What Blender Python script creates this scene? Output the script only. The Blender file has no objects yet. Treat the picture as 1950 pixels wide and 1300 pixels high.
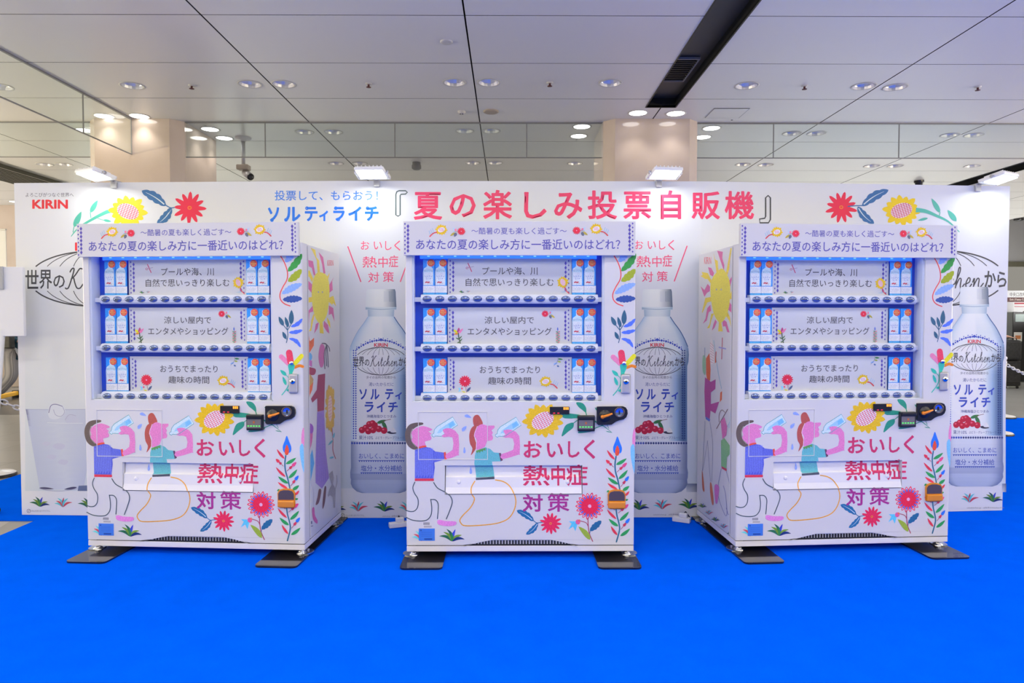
import bpy, bmesh, math, random
from math import sin, cos, pi, radians, sqrt, tan, atan2
from mathutils import Vector, Matrix, Euler
from mathutils.geometry import tessellate_polygon

random.seed(7)
sc = bpy.context.scene
COL = sc.collection

# ------------------------------------------------------------------ camera
F_PX, W_PX, H_PX = 1300.0, 1950.0, 1300.0
CAM = Vector((0.0, 0.0, 1.384))
CAM_ROT = Euler((radians(90.0) - math.atan(43.0 / F_PX), 0.0, -math.atan(8.0 / F_PX)), 'XYZ')
cam_data = bpy.data.cameras.new('camera')
cam_data.sensor_width = 36.0
cam_data.lens = 36.0 * F_PX / W_PX
cam_data.clip_end = 200.0
cam = bpy.data.objects.new('camera', cam_data)
cam.location = CAM
cam.rotation_euler = CAM_ROT
COL.objects.link(cam)
sc.camera = cam

# ------------------------------------------------------------------ view, world, hall and fill lights
sc.view_settings.view_transform = 'Standard'
sc.view_settings.look = 'None'
sc.view_settings.gamma = 1.0
sc.view_settings.use_curve_mapping = False
sc.view_settings.exposure = 0.0

world = bpy.data.worlds.new('world')
sc.world = world
world.use_nodes = True
world.node_tree.nodes['Background'].inputs[0].default_value = (1.0, 0.95, 0.84, 1.0)
world.node_tree.nodes['Background'].inputs[1].default_value = 0.30


def area_light(name, loc, rot, sx, sy, power, color=(1, 1, 1), parent=None, spread=None):
    d = bpy.data.lights.new(name, 'AREA')
    d.shape = 'RECTANGLE'
    d.size, d.size_y = sx, sy
    d.energy = power
    d.color = color
    if spread:
        d.spread = spread
    o = bpy.data.objects.new(name, d)
    o.location = loc
    o.rotation_euler = rot
    COL.objects.link(o)
    if parent:
        o.parent = parent
    return o


# rows of the hall's own ceiling luminaires (out of the frame, above and behind the camera)
HALL_W = 22.0
for lx in (-5.3, -2.6, 0.0, 2.6, 5.3):
    for ly in (-3.6, -0.6, 2.2):
        area_light('overhead_light', (lx, ly, 3.60), (0, 0, 0), 1.3, 0.35, HALL_W, (1.0, 0.955, 0.86))
# unseen uplights added to brighten the ceiling, outside the frame and behind the camera
FILL_W = 1130.0
for sx in (-1, 1):
    area_light('ceiling_fill', (sx * 11.5, 3.5, 1.5), (0, radians(180 - sx * 28), 0), 0.5, 9.0, FILL_W, (1.0, 0.85, 0.57))
    area_light('ceiling_fill', (sx * 12.2, 13.0, 1.5), (0, radians(180 - sx * 28), 0), 0.5, 8.0, FILL_W * .12, (1.0, 0.97, 0.95))
area_light('ceiling_fill', (0, -1.6, 2.5), (radians(180 + 25), 0, 0), 12.0, 0.5, FILL_W * 0.62, (1.0, 0.85, 0.57))
for lx in (-9.0, 9.0):  # pair added out of sight behind the bulkhead to brighten the far wall
    area_light('overhead_light', (lx, 17.5, 3.60), (0, 0, 0), 6.0, 0.3, 600.0, (0.97, 1.0, 0.95))
for lx in (-7.5, -2.3, 4.0, 8.2):
    area_light('overhead_light', (lx, 12.4, 3.60), (0, 0, 0), 1.3, 0.35, 75.0, (0.94, 0.97, 1.0))


# ------------------------------------------------------------------ pixel <-> place helpers (for measuring)
RM = CAM_ROT.to_matrix()


def ray(px, py):
    return RM @ Vector(((px - W_PX / 2) / F_PX, -(py - H_PX / 2) / F_PX, -1.0))


def hit_z(px, py, z):
    d = ray(px, py)
    t = (z - CAM.z) / d.z
    return CAM + d * t


def hit_plane(px, py, p0, n):
    d = ray(px, py)
    t = (Vector(p0) - CAM).dot(n) / d.dot(n)
    return CAM + d * t


def Q(ox, oy, s, pts):
    """points read in a magnified crop -> photograph pixels"""
    return [(ox + x / s, oy + y / s) for x, y in pts]


# ------------------------------------------------------------------ colour and materials
def lin1(c):
    c = c / 255.0
    return c / 12.92 if c <= 0.04045 else ((c + 0.055) / 1.055) ** 2.4


def lin(r, g, b):
    return (lin1(r), lin1(g), lin1(b))


def refc(ref):
    R = lin(*ref)

    def f(r, g, b):
        L = lin(r, g, b)
        return tuple(min(0.93, max(0.004, 0.80 * L[i] / R[i])) for i in range(3))
    return f


fc = refc((196, 191, 206))      # colour of a print on the machines' fronts
wc = refc((218, 216, 228))      # colour of a print on the display wall


def mat(name, rgb, rough=0.5, metal=0.0, emit=None, estr=0.0, spec=0.5, coat=0.0):
    m = bpy.data.materials.new(name)
    m.use_nodes = True
    b = m.node_tree.nodes['Principled BSDF']
    b.inputs['Base Color'].default_value = (*rgb, 1)
    b.inputs['Roughness'].default_value = rough
    b.inputs['Metallic'].default_value = metal
    b.inputs['Specular IOR Level'].default_value = spec
    b.inputs['Coat Weight'].default_value = coat
    if emit:
        b.inputs['Emission Color'].default_value = (*emit, 1)
        b.inputs['Emission Strength'].default_value = estr
    return m


def noise_mat(name, c1, c2, scale, rough=0.5, bump=0.0, detail=4.0, spec=0.5, coat=0.0):
    m = mat(name, c1, rough, spec=spec, coat=coat)
    nt = m.node_tree
    b = nt.nodes['Principled BSDF']
    tc = nt.nodes.new('ShaderNodeTexCoord')
    n = nt.nodes.new('ShaderNodeTexNoise')
    n.inputs['Scale'].default_value = scale
    n.inputs['Detail'].default_value = detail
    nt.links.new(tc.outputs['Object'], n.inputs['Vector'])
    r = nt.nodes.new('ShaderNodeValToRGB')
    r.color_ramp.elements[0].position = 0.3
    r.color_ramp.elements[1].position = 0.7
    r.color_ramp.elements[0].color = (*c1, 1)
    r.color_ramp.elements[1].color = (*c2, 1)
    nt.links.new(n.outputs['Fac'], r.inputs['Fac'])
    nt.links.new(r.outputs['Color'], b.inputs['Base Color'])
    if bump:
        bp = nt.nodes.new('ShaderNodeBump')
        bp.inputs['Strength'].default_value = bump
        bp.inputs['Distance'].default_value = 0.003
        nt.links.new(n.outputs['Fac'], bp.inputs['Height'])
        nt.links.new(bp.outputs['Normal'], b.inputs['Normal'])
    return m


def glass_mat(name, tint=(1, 1, 1), refl=1.0, dust=0.0):
    m = bpy.data.materials.new(name)
    m.use_nodes = True
    nt = m.node_tree
    nt.nodes.clear()
    out = nt.nodes.new('ShaderNodeOutputMaterial')
    tr = nt.nodes.new('ShaderNodeBsdfTransparent')
    tr.inputs[0].default_value = (*tint, 1)
    gl = nt.nodes.new('ShaderNodeBsdfGlossy')
    gl.inputs['Roughness'].default_value = 0.02
    fr = nt.nodes.new('ShaderNodeFresnel')
    fr.inputs['IOR'].default_value = 1.45
    mu = nt.nodes.new('ShaderNodeMath')
    mu.operation = 'MULTIPLY'
    mu.inputs[1].default_value = refl
    ge = nt.nodes.new('ShaderNodeNewGeometry')
    fb = nt.nodes.new('ShaderNodeMath')
    fb.operation = 'MULTIPLY_ADD'
    fb.inputs[1].default_value = -1.0
    fb.inputs[2].default_value = 1.0
    nt.links.new(ge.outputs['Backfacing'], fb.inputs[0])
    ff = nt.nodes.new('ShaderNodeMath')
    ff.operation = 'MULTIPLY'
    nt.links.new(fr.outputs[0], ff.inputs[0])
    nt.links.new(fb.outputs[0], ff.inputs[1])
    nt.links.new(ff.outputs[0], mu.inputs[0])
    mx = nt.nodes.new('ShaderNodeMixShader')
    nt.links.new(mu.outputs[0], mx.inputs[0])
    nt.links.new(tr.outputs[0], mx.inputs[1])
    nt.links.new(gl.outputs[0], mx.inputs[2])
    last = mx
    if dust:
        df = nt.nodes.new('ShaderNodeBsdfTranslucent')
        df.inputs[0].default_value = (0.9, 0.93, 0.92, 1)
        d2 = nt.nodes.new('ShaderNodeBsdfDiffuse')
        d2.inputs[0].default_value = (0.9, 0.93, 0.92, 1)
        ad = nt.nodes.new('ShaderNodeMixShader')
        ad.inputs[0].default_value = 0.5
        nt.links.new(df.outputs[0], ad.inputs[1])
        nt.links.new(d2.outputs[0], ad.inputs[2])
        m2 = nt.nodes.new('ShaderNodeMixShader')
        m2.inputs[0].default_value = dust
        nt.links.new(mx.outputs[0], m2.inputs[1])
        nt.links.new(ad.outputs[0], m2.inputs[2])
        last = m2
    nt.links.new(last.outputs[0], out.inputs['Surface'])
    return m


def print_mat(grain=True):
    m = mat('pencil_print' if grain else 'smooth_print', (0.5, 0.5, 0.5), 0.42)
    nt = m.node_tree
    a = nt.nodes.new('ShaderNodeVertexColor')
    a.layer_name = 'Col'
    if not grain:
        nt.links.new(a.outputs['Color'], nt.nodes['Principled BSDF'].inputs['Base Color'])
        return m
    # faint grain, as of a drawing in coloured pencil
    tc = nt.nodes.new('ShaderNodeTexCoord')
    n = nt.nodes.new('ShaderNodeTexNoise')
    n.inputs['Scale'].default_value = 160.0
    n.inputs['Detail'].default_value = 5.0
    nt.links.new(tc.outputs['Object'], n.inputs['Vector'])
    mr = nt.nodes.new('ShaderNodeMapRange')
    mr.inputs['From Min'].default_value = 0.3
    mr.inputs['From Max'].default_value = 0.7
    mr.inputs['To Min'].default_value = 0.84
    mr.inputs['To Max'].default_value = 1.10
    nt.links.new(n.outputs['Fac'], mr.inputs['Value'])
    mx = nt.nodes.new('ShaderNodeVectorMath')
    mx.operation = 'SCALE'
    nt.links.new(a.outputs['Color'], mx.inputs[0])
    nt.links.new(mr.outputs['Result'], mx.inputs['Scale'])
    nt.links.new(mx.outputs['Vector'], nt.nodes['Principled BSDF'].inputs['Base Color'])
    return m


M = {}
M['ink'] = print_mat()
M['ink_smooth'] = print_mat(False)
M['white'] = mat('white_vinyl', (0.715, 0.715, 0.71), 0.38)
M['white_paint'] = mat('white_painted_steel', (0.78, 0.77, 0.80), 0.32)
M['wall_print'] = mat('white_print_panel', (0.755, 0.775, 0.80), 0.48)
M['sheet'] = mat('printed_sheet', (0.69, 0.685, 0.68), 0.55)
M['plastic_white'] = mat('white_plastic', (0.82, 0.82, 0.83), 0.3)
M['dark'] = mat('dark_gap', (0.012, 0.012, 0.014), 0.6)
M['black'] = mat('black_plastic', (0.014, 0.014, 0.015), 0.3)
M['black_gloss'] = mat('black_lacquered_steel', (0.010, 0.009, 0.011), 0.12, coat=0.6)
M['chrome'] = mat('chrome', (0.72, 0.73, 0.75), 0.16, 1.0)
M['silver'] = mat('satin_silver', (0.52, 0.52, 0.53), 0.42, 0.45)
M['orange'] = mat('orange_plastic', (0.90, 0.26, 0.01), 0.35)
M['amber'] = mat('amber_plastic', (0.75, 0.27, 0.015), 0.22)
M['smoke'] = mat('smoked_plastic', (0.10, 0.075, 0.075), 0.18)
M['case_blue'] = mat('blue_case_lining', (0.010, 0.085, 0.70), 0.4)
M['case_side'] = mat('pale_case_side', (0.80, 0.84, 0.90), 0.4)
M['button'] = mat('steel_blue_button', (0.20, 0.25, 0.42), 0.07, 0.75)
M['button_ring'] = mat('button_seat', (0.66, 0.66, 0.70), 0.35)
M['rail'] = mat('rail_white', (0.82, 0.83, 0.86), 0.35)
M['led'] = mat('led_strip_light', (0.2, 0.5, 1.0), 0.4, emit=(0.015, 0.17, 1.0), estr=0.95)
M['led_dot'] = mat('led_dots', (0.9, 0.95, 1.0), 0.4, emit=(0.12, 0.45, 1.0), estr=1.3)
M['digit'] = mat('orange_digits', (0.8, 0.2, 0.02), 0.4, emit=(1.0, 0.27, 0.02), estr=2.2)
M['digit_red'] = mat('red_digits', (0.5, 0.03, 0.05), 0.4, emit=(0.9, 0.03, 0.06), estr=0.5)
M['green_led'] = mat('green_leds', (0.1, 0.6, 0.1), 0.4, emit=(0.05, 0.85, 0.08), estr=0.9)
M['screen'] = mat('dim_screen', (0.20, 0.18, 0.17), 0.15)
M['coin_dish'] = mat('coin_dish', (0.30, 0.40, 0.75), 0.12, 0.9)
M['sticker'] = mat('blue_sticker', (0.055, 0.22, 0.80), 0.45)
M['pane'] = glass_mat('window_glass', (0.96, 0.97, 0.99), 0.75)
M['barrier'] = glass_mat('smoke_barrier_glass', (0.93, 0.96, 0.955), 1.0, 0.045)
M['carpet'] = noise_mat('blue_carpet', (0.0006, 0.100, 0.86), (0.0006, 0.110, 0.92), 6.0, 1.0, 0.0, 8.0, spec=0.0)
M['ceiling'] = noise_mat('ceiling_panel', (0.74, 0.73, 0.70), (0.76, 0.75, 0.72), 0.5, 0.32, 0.0, 2.0)
M['slot_in'] = mat('charcoal_duct', (0.045, 0.045, 0.045), 0.5)
M['slot_side'] = mat('black_duct_side', (0.012, 0.012, 0.012), 0.5)
M['reflector'] = mat('downlight_reflector', (0.86, 0.86, 0.88), 0.30, 0.55)
M['lamp_on'] = mat('lit_downlight', (1, 1, 1), 0.4, emit=(1.0, 0.97, 0.93), estr=5.0)
M['flood_on'] = mat('floodlight_lens', (1, 1, 1), 0.4, emit=(0.96, 1.0, 0.98), estr=5.0)
M['flood_body'] = mat('white_lamp_housing', (0.86, 0.87, 0.87), 0.35)
M['trim_white'] = mat('ceiling_trim_white', (0.60, 0.59, 0.57), 0.4)
M['beige'] = mat('beige_cover', (0.42, 0.36, 0.29), 0.55)
M['grey'] = mat('mid_grey', (0.24, 0.24, 0.24), 0.5)
M['pale'] = mat('pale_far_wall', (0.72, 0.72, 0.69), 0.5)
M['far_grey'] = mat('bulkhead_grey', (0.36, 0.36, 0.36), 0.5)
M['olive'] = mat('olive_louvre', (0.11, 0.105, 0.07), 0.45)
M['yellow'] = mat('yellow_paint', (0.85, 0.43, 0.01), 0.45)
M['skin'] = mat('skin', (0.55, 0.32, 0.23), 0.5)
M['hair'] = mat('black_hair', (0.015, 0.013, 0.012), 0.45)
M['teal_cloth'] = noise_mat('teal_cloth', (0.006, 0.045, 0.085), (0.010, 0.06, 0.10), 30, 0.85)
M['bag'] = noise_mat('black_nylon', (0.012, 0.012, 0.013), (0.03, 0.03, 0.032), 25, 0.5)
M['maroon'] = mat('maroon_sign', (0.10, 0.028, 0.03), 0.4)
M['green_knit'] = mat('olive_yellow_cloth', (0.30, 0.30, 0.05), 0.8)


def stripe_cloth():
    m = mat('striped_grey_cloth', (0.4, 0.4, 0.43), 0.85)
    nt = m.node_tree
    tc = nt.nodes.new('ShaderNodeTexCoord')
    w = nt.nodes.new('ShaderNodeTexWave')
    w.inputs['Scale'].default_value = 14
    nt.links.new(tc.outputs['Object'], w.inputs['Vector'])
    r = nt.nodes.new('ShaderNodeValToRGB')
    r.color_ramp.elements[0].color = (0.20, 0.20, 0.23, 1)
    r.color_ramp.elements[1].color = (0.42, 0.41, 0.44, 1)
    nt.links.new(w.outputs['Fac'], r.inputs['Fac'])
    nt.links.new(r.outputs['Color'], nt.nodes['Principled BSDF'].inputs['Base Color'])
    return m


M['stripes'] = stripe_cloth()


def stone_mat():
    m = noise_mat('polished_beige_stone', (0.60, 0.49, 0.41), (0.66, 0.55, 0.47), 3.0, 0.10, 0.0, 6.0, coat=0.7)
    m.node_tree.nodes['Principled BSDF'].inputs['Coat Roughness'].default_value = 0.03
    return m


M['stone'] = stone_mat()


def floor_mat():
    m = mat('grey_station_tiles', (0.26, 0.26, 0.25), 0.28)
    nt = m.node_tree
    tc = nt.nodes.new('ShaderNodeTexCoord')
    br = nt.nodes.new('ShaderNodeTexBrick')
    br.offset = 0.0
    br.inputs['Color1'].default_value = (0.25, 0.245, 0.235, 1)
    br.inputs['Color2'].default_value = (0.29, 0.285, 0.275, 1)
    br.inputs['Mortar'].default_value = (0.13, 0.13, 0.125, 1)
    br.inputs['Scale'].default_value = 1.0
    br.inputs['Mortar Size'].default_value = 0.004
    br.inputs['Brick Width'].default_value = 0.6
    br.inputs['Row Height'].default_value = 0.6
    nt.links.new(tc.outputs['Object'], br.inputs['Vector'])
    nt.links.new(br.outputs['Color'], nt.nodes['Principled BSDF'].inputs['Base Color'])
    return m


M['floor'] = floor_mat()
M['floor_dark'] = mat('dark_floor_band', (0.085, 0.085, 0.085), 0.3)


# ------------------------------------------------------------------ mesh builder
class MB:
    """collects shapes with materials and printed art, and links them as ONE mesh object"""

    def __init__(self):
        self.v, self.f, self.mi, self.cols, self.mats, self.smooth = [], [], [], [], [], []

    def mid(self, m):
        if m not in self.mats:
            self.mats.append(m)
        return self.mats.index(m)

    def face(self, pts, m, cols=None, smooth=False):
        b = len(self.v)
        self.v += [tuple(p) for p in pts]
        self.f.append(list(range(b, b + len(pts))))
        self.mi.append(self.mid(m))
        self.cols.append(cols)
        self.smooth.append(smooth)

    def add_bm(self, bm, m, smooth=False, mtx=None):
        b = len(self.v)
        bm.verts.index_update()
        for v in bm.verts:
            co = mtx @ v.co if mtx else v.co
            self.v.append(tuple(co))
        k = self.mid(m)
        for f in bm.faces:
            self.f.append([b + v.index for v in f.verts])
            self.mi.append(k)
            self.cols.append(None)
            self.smooth.append(smooth)
        bm.free()

    def box(self, x0, x1, y0, y1, z0, z1, m, bevel=0.0, seg=2, mtx=None):
        bm = bmesh.new()
        bmesh.ops.create_cube(bm, size=1.0)
        for v in bm.verts:
            v.co = Vector((x0 + (v.co.x + .5) * (x1 - x0), y0 + (v.co.y + .5) * (y1 - y0), z0 + (v.co.z + .5) * (z1 - z0)))
        if bevel:
            bmesh.ops.bevel(bm, geom=list(bm.edges), offset=bevel, segments=seg, affect='EDGES', profile=0.5)
        self.add_bm(bm, m, bool(bevel) and False, mtx)

    def cyl(self, p0, p1, r0, r1, m, n=16, smooth=True, caps=True):
        p0, p1 = Vector(p0), Vector(p1)
        d = p1 - p0
        q = d.to_track_quat('Z', 'Y').to_matrix()
        bm = bmesh.new()
        A = [bm.verts.new(p0 + q @ Vector((r0 * cos(2 * pi * i / n), r0 * sin(2 * pi * i / n), 0))) for i in range(n)]
        B = [bm.verts.new(p1 + q @ Vector((r1 * cos(2 * pi * i / n), r1 * sin(2 * pi * i / n), 0))) for i in range(n)]
        for i in range(n):
            bm.faces.new((A[i], A[(i + 1) % n], B[(i + 1) % n], B[i]))
        if caps:
            bm.faces.new(A[::-1])
            bm.faces.new(B)
        self.add_bm(bm, m, smooth)

    def lathe(self, prof, m, n=24, origin=(0, 0, 0), mtx=None, smooth=True):
        bm = bmesh.new()
        o = Vector(origin)
        rings = []
        for r, z in prof:
            if r < 1e-6:
                rings.append([bm.verts.new(o + Vector((0, 0, z)))])
            else:
                rings.append([bm.verts.new(o + Vector((r * cos(2 * pi * i / n), r * sin(2 * pi * i / n), z))) for i in range(n)])
        for a, b in zip(rings, rings[1:]):
            for i in range(n):
                j = (i + 1) % n
                if len(a) == 1 and len(b) == 1:
                    continue
                if len(a) == 1:
                    bm.faces.new((a[0], b[i], b[j]))
                elif len(b) == 1:
                    bm.faces.new((a[i], a[j], b[0]))
                else:
                    bm.faces.new((a[i], a[j], b[j], b[i]))
        self.add_bm(bm, m, smooth, mtx)

    def sphere(self, c, r, m, sx=1, sy=1, sz=1, seg=16, rings=10):
        bm = bmesh.new()
        bmesh.ops.create_uvsphere(bm, u_segments=seg, v_segments=rings, radius=r)
        for v in bm.verts:
            v.co = Vector((v.co.x * sx + c[0], v.co.y * sy + c[1], v.co.z * sz + c[2]))
        self.add_bm(bm, m, True)

    def tube(self, pts, r, m, n=8):
        pts = [Vector(p) for p in pts]
        bm = bmesh.new()
        rings = []
        for i, p in enumerate(pts):
            d = (pts[min(i + 1, len(pts) - 1)] - pts[max(i - 1, 0)]).normalized()
            q = d.to_track_quat('Z', 'Y').to_matrix()
            rr = r[i] if isinstance(r, (list, tuple)) else r
            rings.append([bm.verts.new(p + q @ Vector((rr * cos(2 * pi * k / n), rr * sin(2 * pi * k / n), 0))) for k in range(n)])
        for a, b in zip(rings, rings[1:]):
            for k in range(n):
                bm.faces.new((a[k], a[(k + 1) % n], b[(k + 1) % n], b[k]))
        bm.faces.new(rings[0][::-1])
        bm.faces.new(rings[-1])
        self.add_bm(bm, m, True)

    def prism(self, pts2, y0, y1, m, to3=lambda u, y, z: (u, y, z), mside=None):
        """outline in (u, z) extruded from depth y0 to y1"""
        fr = [to3(u, y0, z) for u, z in pts2]
        bk = [to3(u, y1, z) for u, z in pts2]
        self.face(fr, m)
        self.face(bk[::-1], m)
        n = len(pts2)
        for i in range(n):
            j = (i + 1) % n
            self.face([fr[i], bk[i], bk[j], fr[j]], mside or m)

    def build(self, name, parent=None, recalc=False):
        me = bpy.data.meshes.new(name)
        me.from_pydata(self.v, [], self.f)
        for m in self.mats:
            me.materials.append(m)
        me.polygons.foreach_set('material_index', self.mi)
        me.polygons.foreach_set('use_smooth', self.smooth)
        if any(c is not None for c in self.cols):
            ca = me.color_attributes.new('Col', 'FLOAT_COLOR', 'CORNER')
            k = 0
            buf = []
            for f, c in zip(self.f, self.cols):
                for i in range(len(f)):
                    if c is None:
                        buf += [0.8, 0.8, 0.8, 1]
                    elif isinstance(c[0], (tuple, list)):
                        buf += [*c[i], 1]
                    else:
                        buf += [*c, 1]
            ca.data.foreach_set('color', buf)
        me.validate()
        me.update()
        if recalc:
            bm = bmesh.new()
            bm.from_mesh(me)
            bmesh.ops.recalc_face_normals(bm, faces=bm.faces)
            bm.to_mesh(me)
            bm.free()
        o = bpy.data.objects.new(name, me)
        COL.objects.link(o)
        if parent:
            o.parent = parent
        return o


def tag(o, label=None, cat=None, group=None, kind=None):
    if label:
        o['label'] = label
    if cat:
        o['category'] = cat
    if group:
        o['group'] = group
    if kind:
        o['kind'] = kind
    return o


def thing(name, label, cat, loc=(0, 0, 0), rz=0.0, group=None):
    o = bpy.data.objects.new(name, None)
    o.empty_display_size = 0.2
    o.location = loc
    o.rotation_euler = (0, 0, rz)
    COL.objects.link(o)
    return tag(o, label, cat, group)


def copy_tree(o, parent=None):
    c = o.copy()
    COL.objects.link(c)
    if parent:
        c.parent = parent
    for ch in list(o.children):
        copy_tree(ch, c)
    return c


# ------------------------------------------------------------------ 2-D drawing of the printed art
def sm(pts, closed=True, n=5):
    """Catmull-Rom through the points"""
    out = []
    N = len(pts)
    for i in range(N if closed else N - 1):
        if closed:
            p = [pts[(i + k - 1) % N] for k in range(4)]
        else:
            p = [pts[max(0, min(N - 1, i + k - 1))] for k in range(4)]
        for j in range(n):
            t = j / n
            out.append(tuple(0.5 * (2 * p[1][a] + (p[2][a] - p[0][a]) * t + (2 * p[0][a] - 5 * p[1][a] + 4 * p[2][a] - p[3][a]) * t * t
                                    + (3 * p[1][a] - p[0][a] - 3 * p[2][a] + p[3][a]) * t ** 3) for a in (0, 1)))
    if not closed:
        out.append(tuple(pts[-1]))
    return out


_tri_cache = {}


def text_tris(body, bold):
    key = (body, bold)
    if key in _tri_cache:
        return _tri_cache[key]
    c = bpy.data.curves.new('t', 'FONT')
    c.body = body
    c.resolution_u = 2
    o = bpy.data.objects.new('t', c)
    COL.objects.link(o)
    me = o.to_mesh()
    me.calc_loop_triangles()
    vs = [(v.co.x, v.co.y) for v in me.vertices]
    tr = [tuple(t.vertices) for t in me.loop_triangles]
    if bold:
        # thicken with a round-cornered ribbon along the letter outlines
        cnt = {}
        for t in tr:
            for a, b in ((t[0], t[1]), (t[1], t[2]), (t[2], t[0])):
                k = (min(a, b), max(a, b))
                cnt[k] = cnt.get(k, 0) + 1
        rim = [k for k, n in cnt.items() if n == 1]
        seen = set()
        lay = 0
        for a, b in rim:
            (ax, ay), (bx, by) = vs[a], vs[b]
            l = sqrt((bx - ax) ** 2 + (by - ay) ** 2)
            if l < 1e-6:
                continue
            nx, ny = -(by - ay) / l * bold, (bx - ax) / l * bold
            lay += 1
            i = len(vs)
            vs += [(ax + nx, ay + ny), (bx + nx, by + ny), (bx - nx, by - ny), (ax - nx, ay - ny)]
            tr += [(i, i + 1, i + 2, lay), (i, i + 2, i + 3, lay)]
            for q in (a, b):
                if q not in seen and bold > 0.012:
                    seen.add(q)
                    lay += 1
                    i = len(vs)
                    vs += [(vs[q][0] + bold * cos(pi * j / 3), vs[q][1] + bold * sin(pi * j / 3)) for j in range(6)]
                    tr += [(i, i + 1, i + 2, lay), (i, i + 2, i + 3, lay), (i, i + 3, i + 4, lay), (i, i + 4, i + 5, lay)]
    o.to_mesh_clear()
    bpy.data.objects.remove(o)
    bpy.data.curves.remove(c)
    _tri_cache[key] = (vs, tr)
    return vs, tr


def clip_axis(poly, ax, lim, keep_less):
    out = []
    n = len(poly)
    for i in range(n):
        a, b = poly[i], poly[(i + 1) % n]
        ia = (a[ax] <= lim) if keep_less else (a[ax] >= lim)
        ib = (b[ax] <= lim) if keep_less else (b[ax] >= lim)
        if ia:
            out.append(a)
        if ia != ib:
            t = (lim - a[ax]) / (b[ax] - a[ax])
            out.append(tuple(a[k] + (b[k] - a[k]) * t for k in range(len(a))))
    return out


BASE, UP = 0.0004, 0.00004       # height of the ink above its surface, and of one layer over the next


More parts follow.
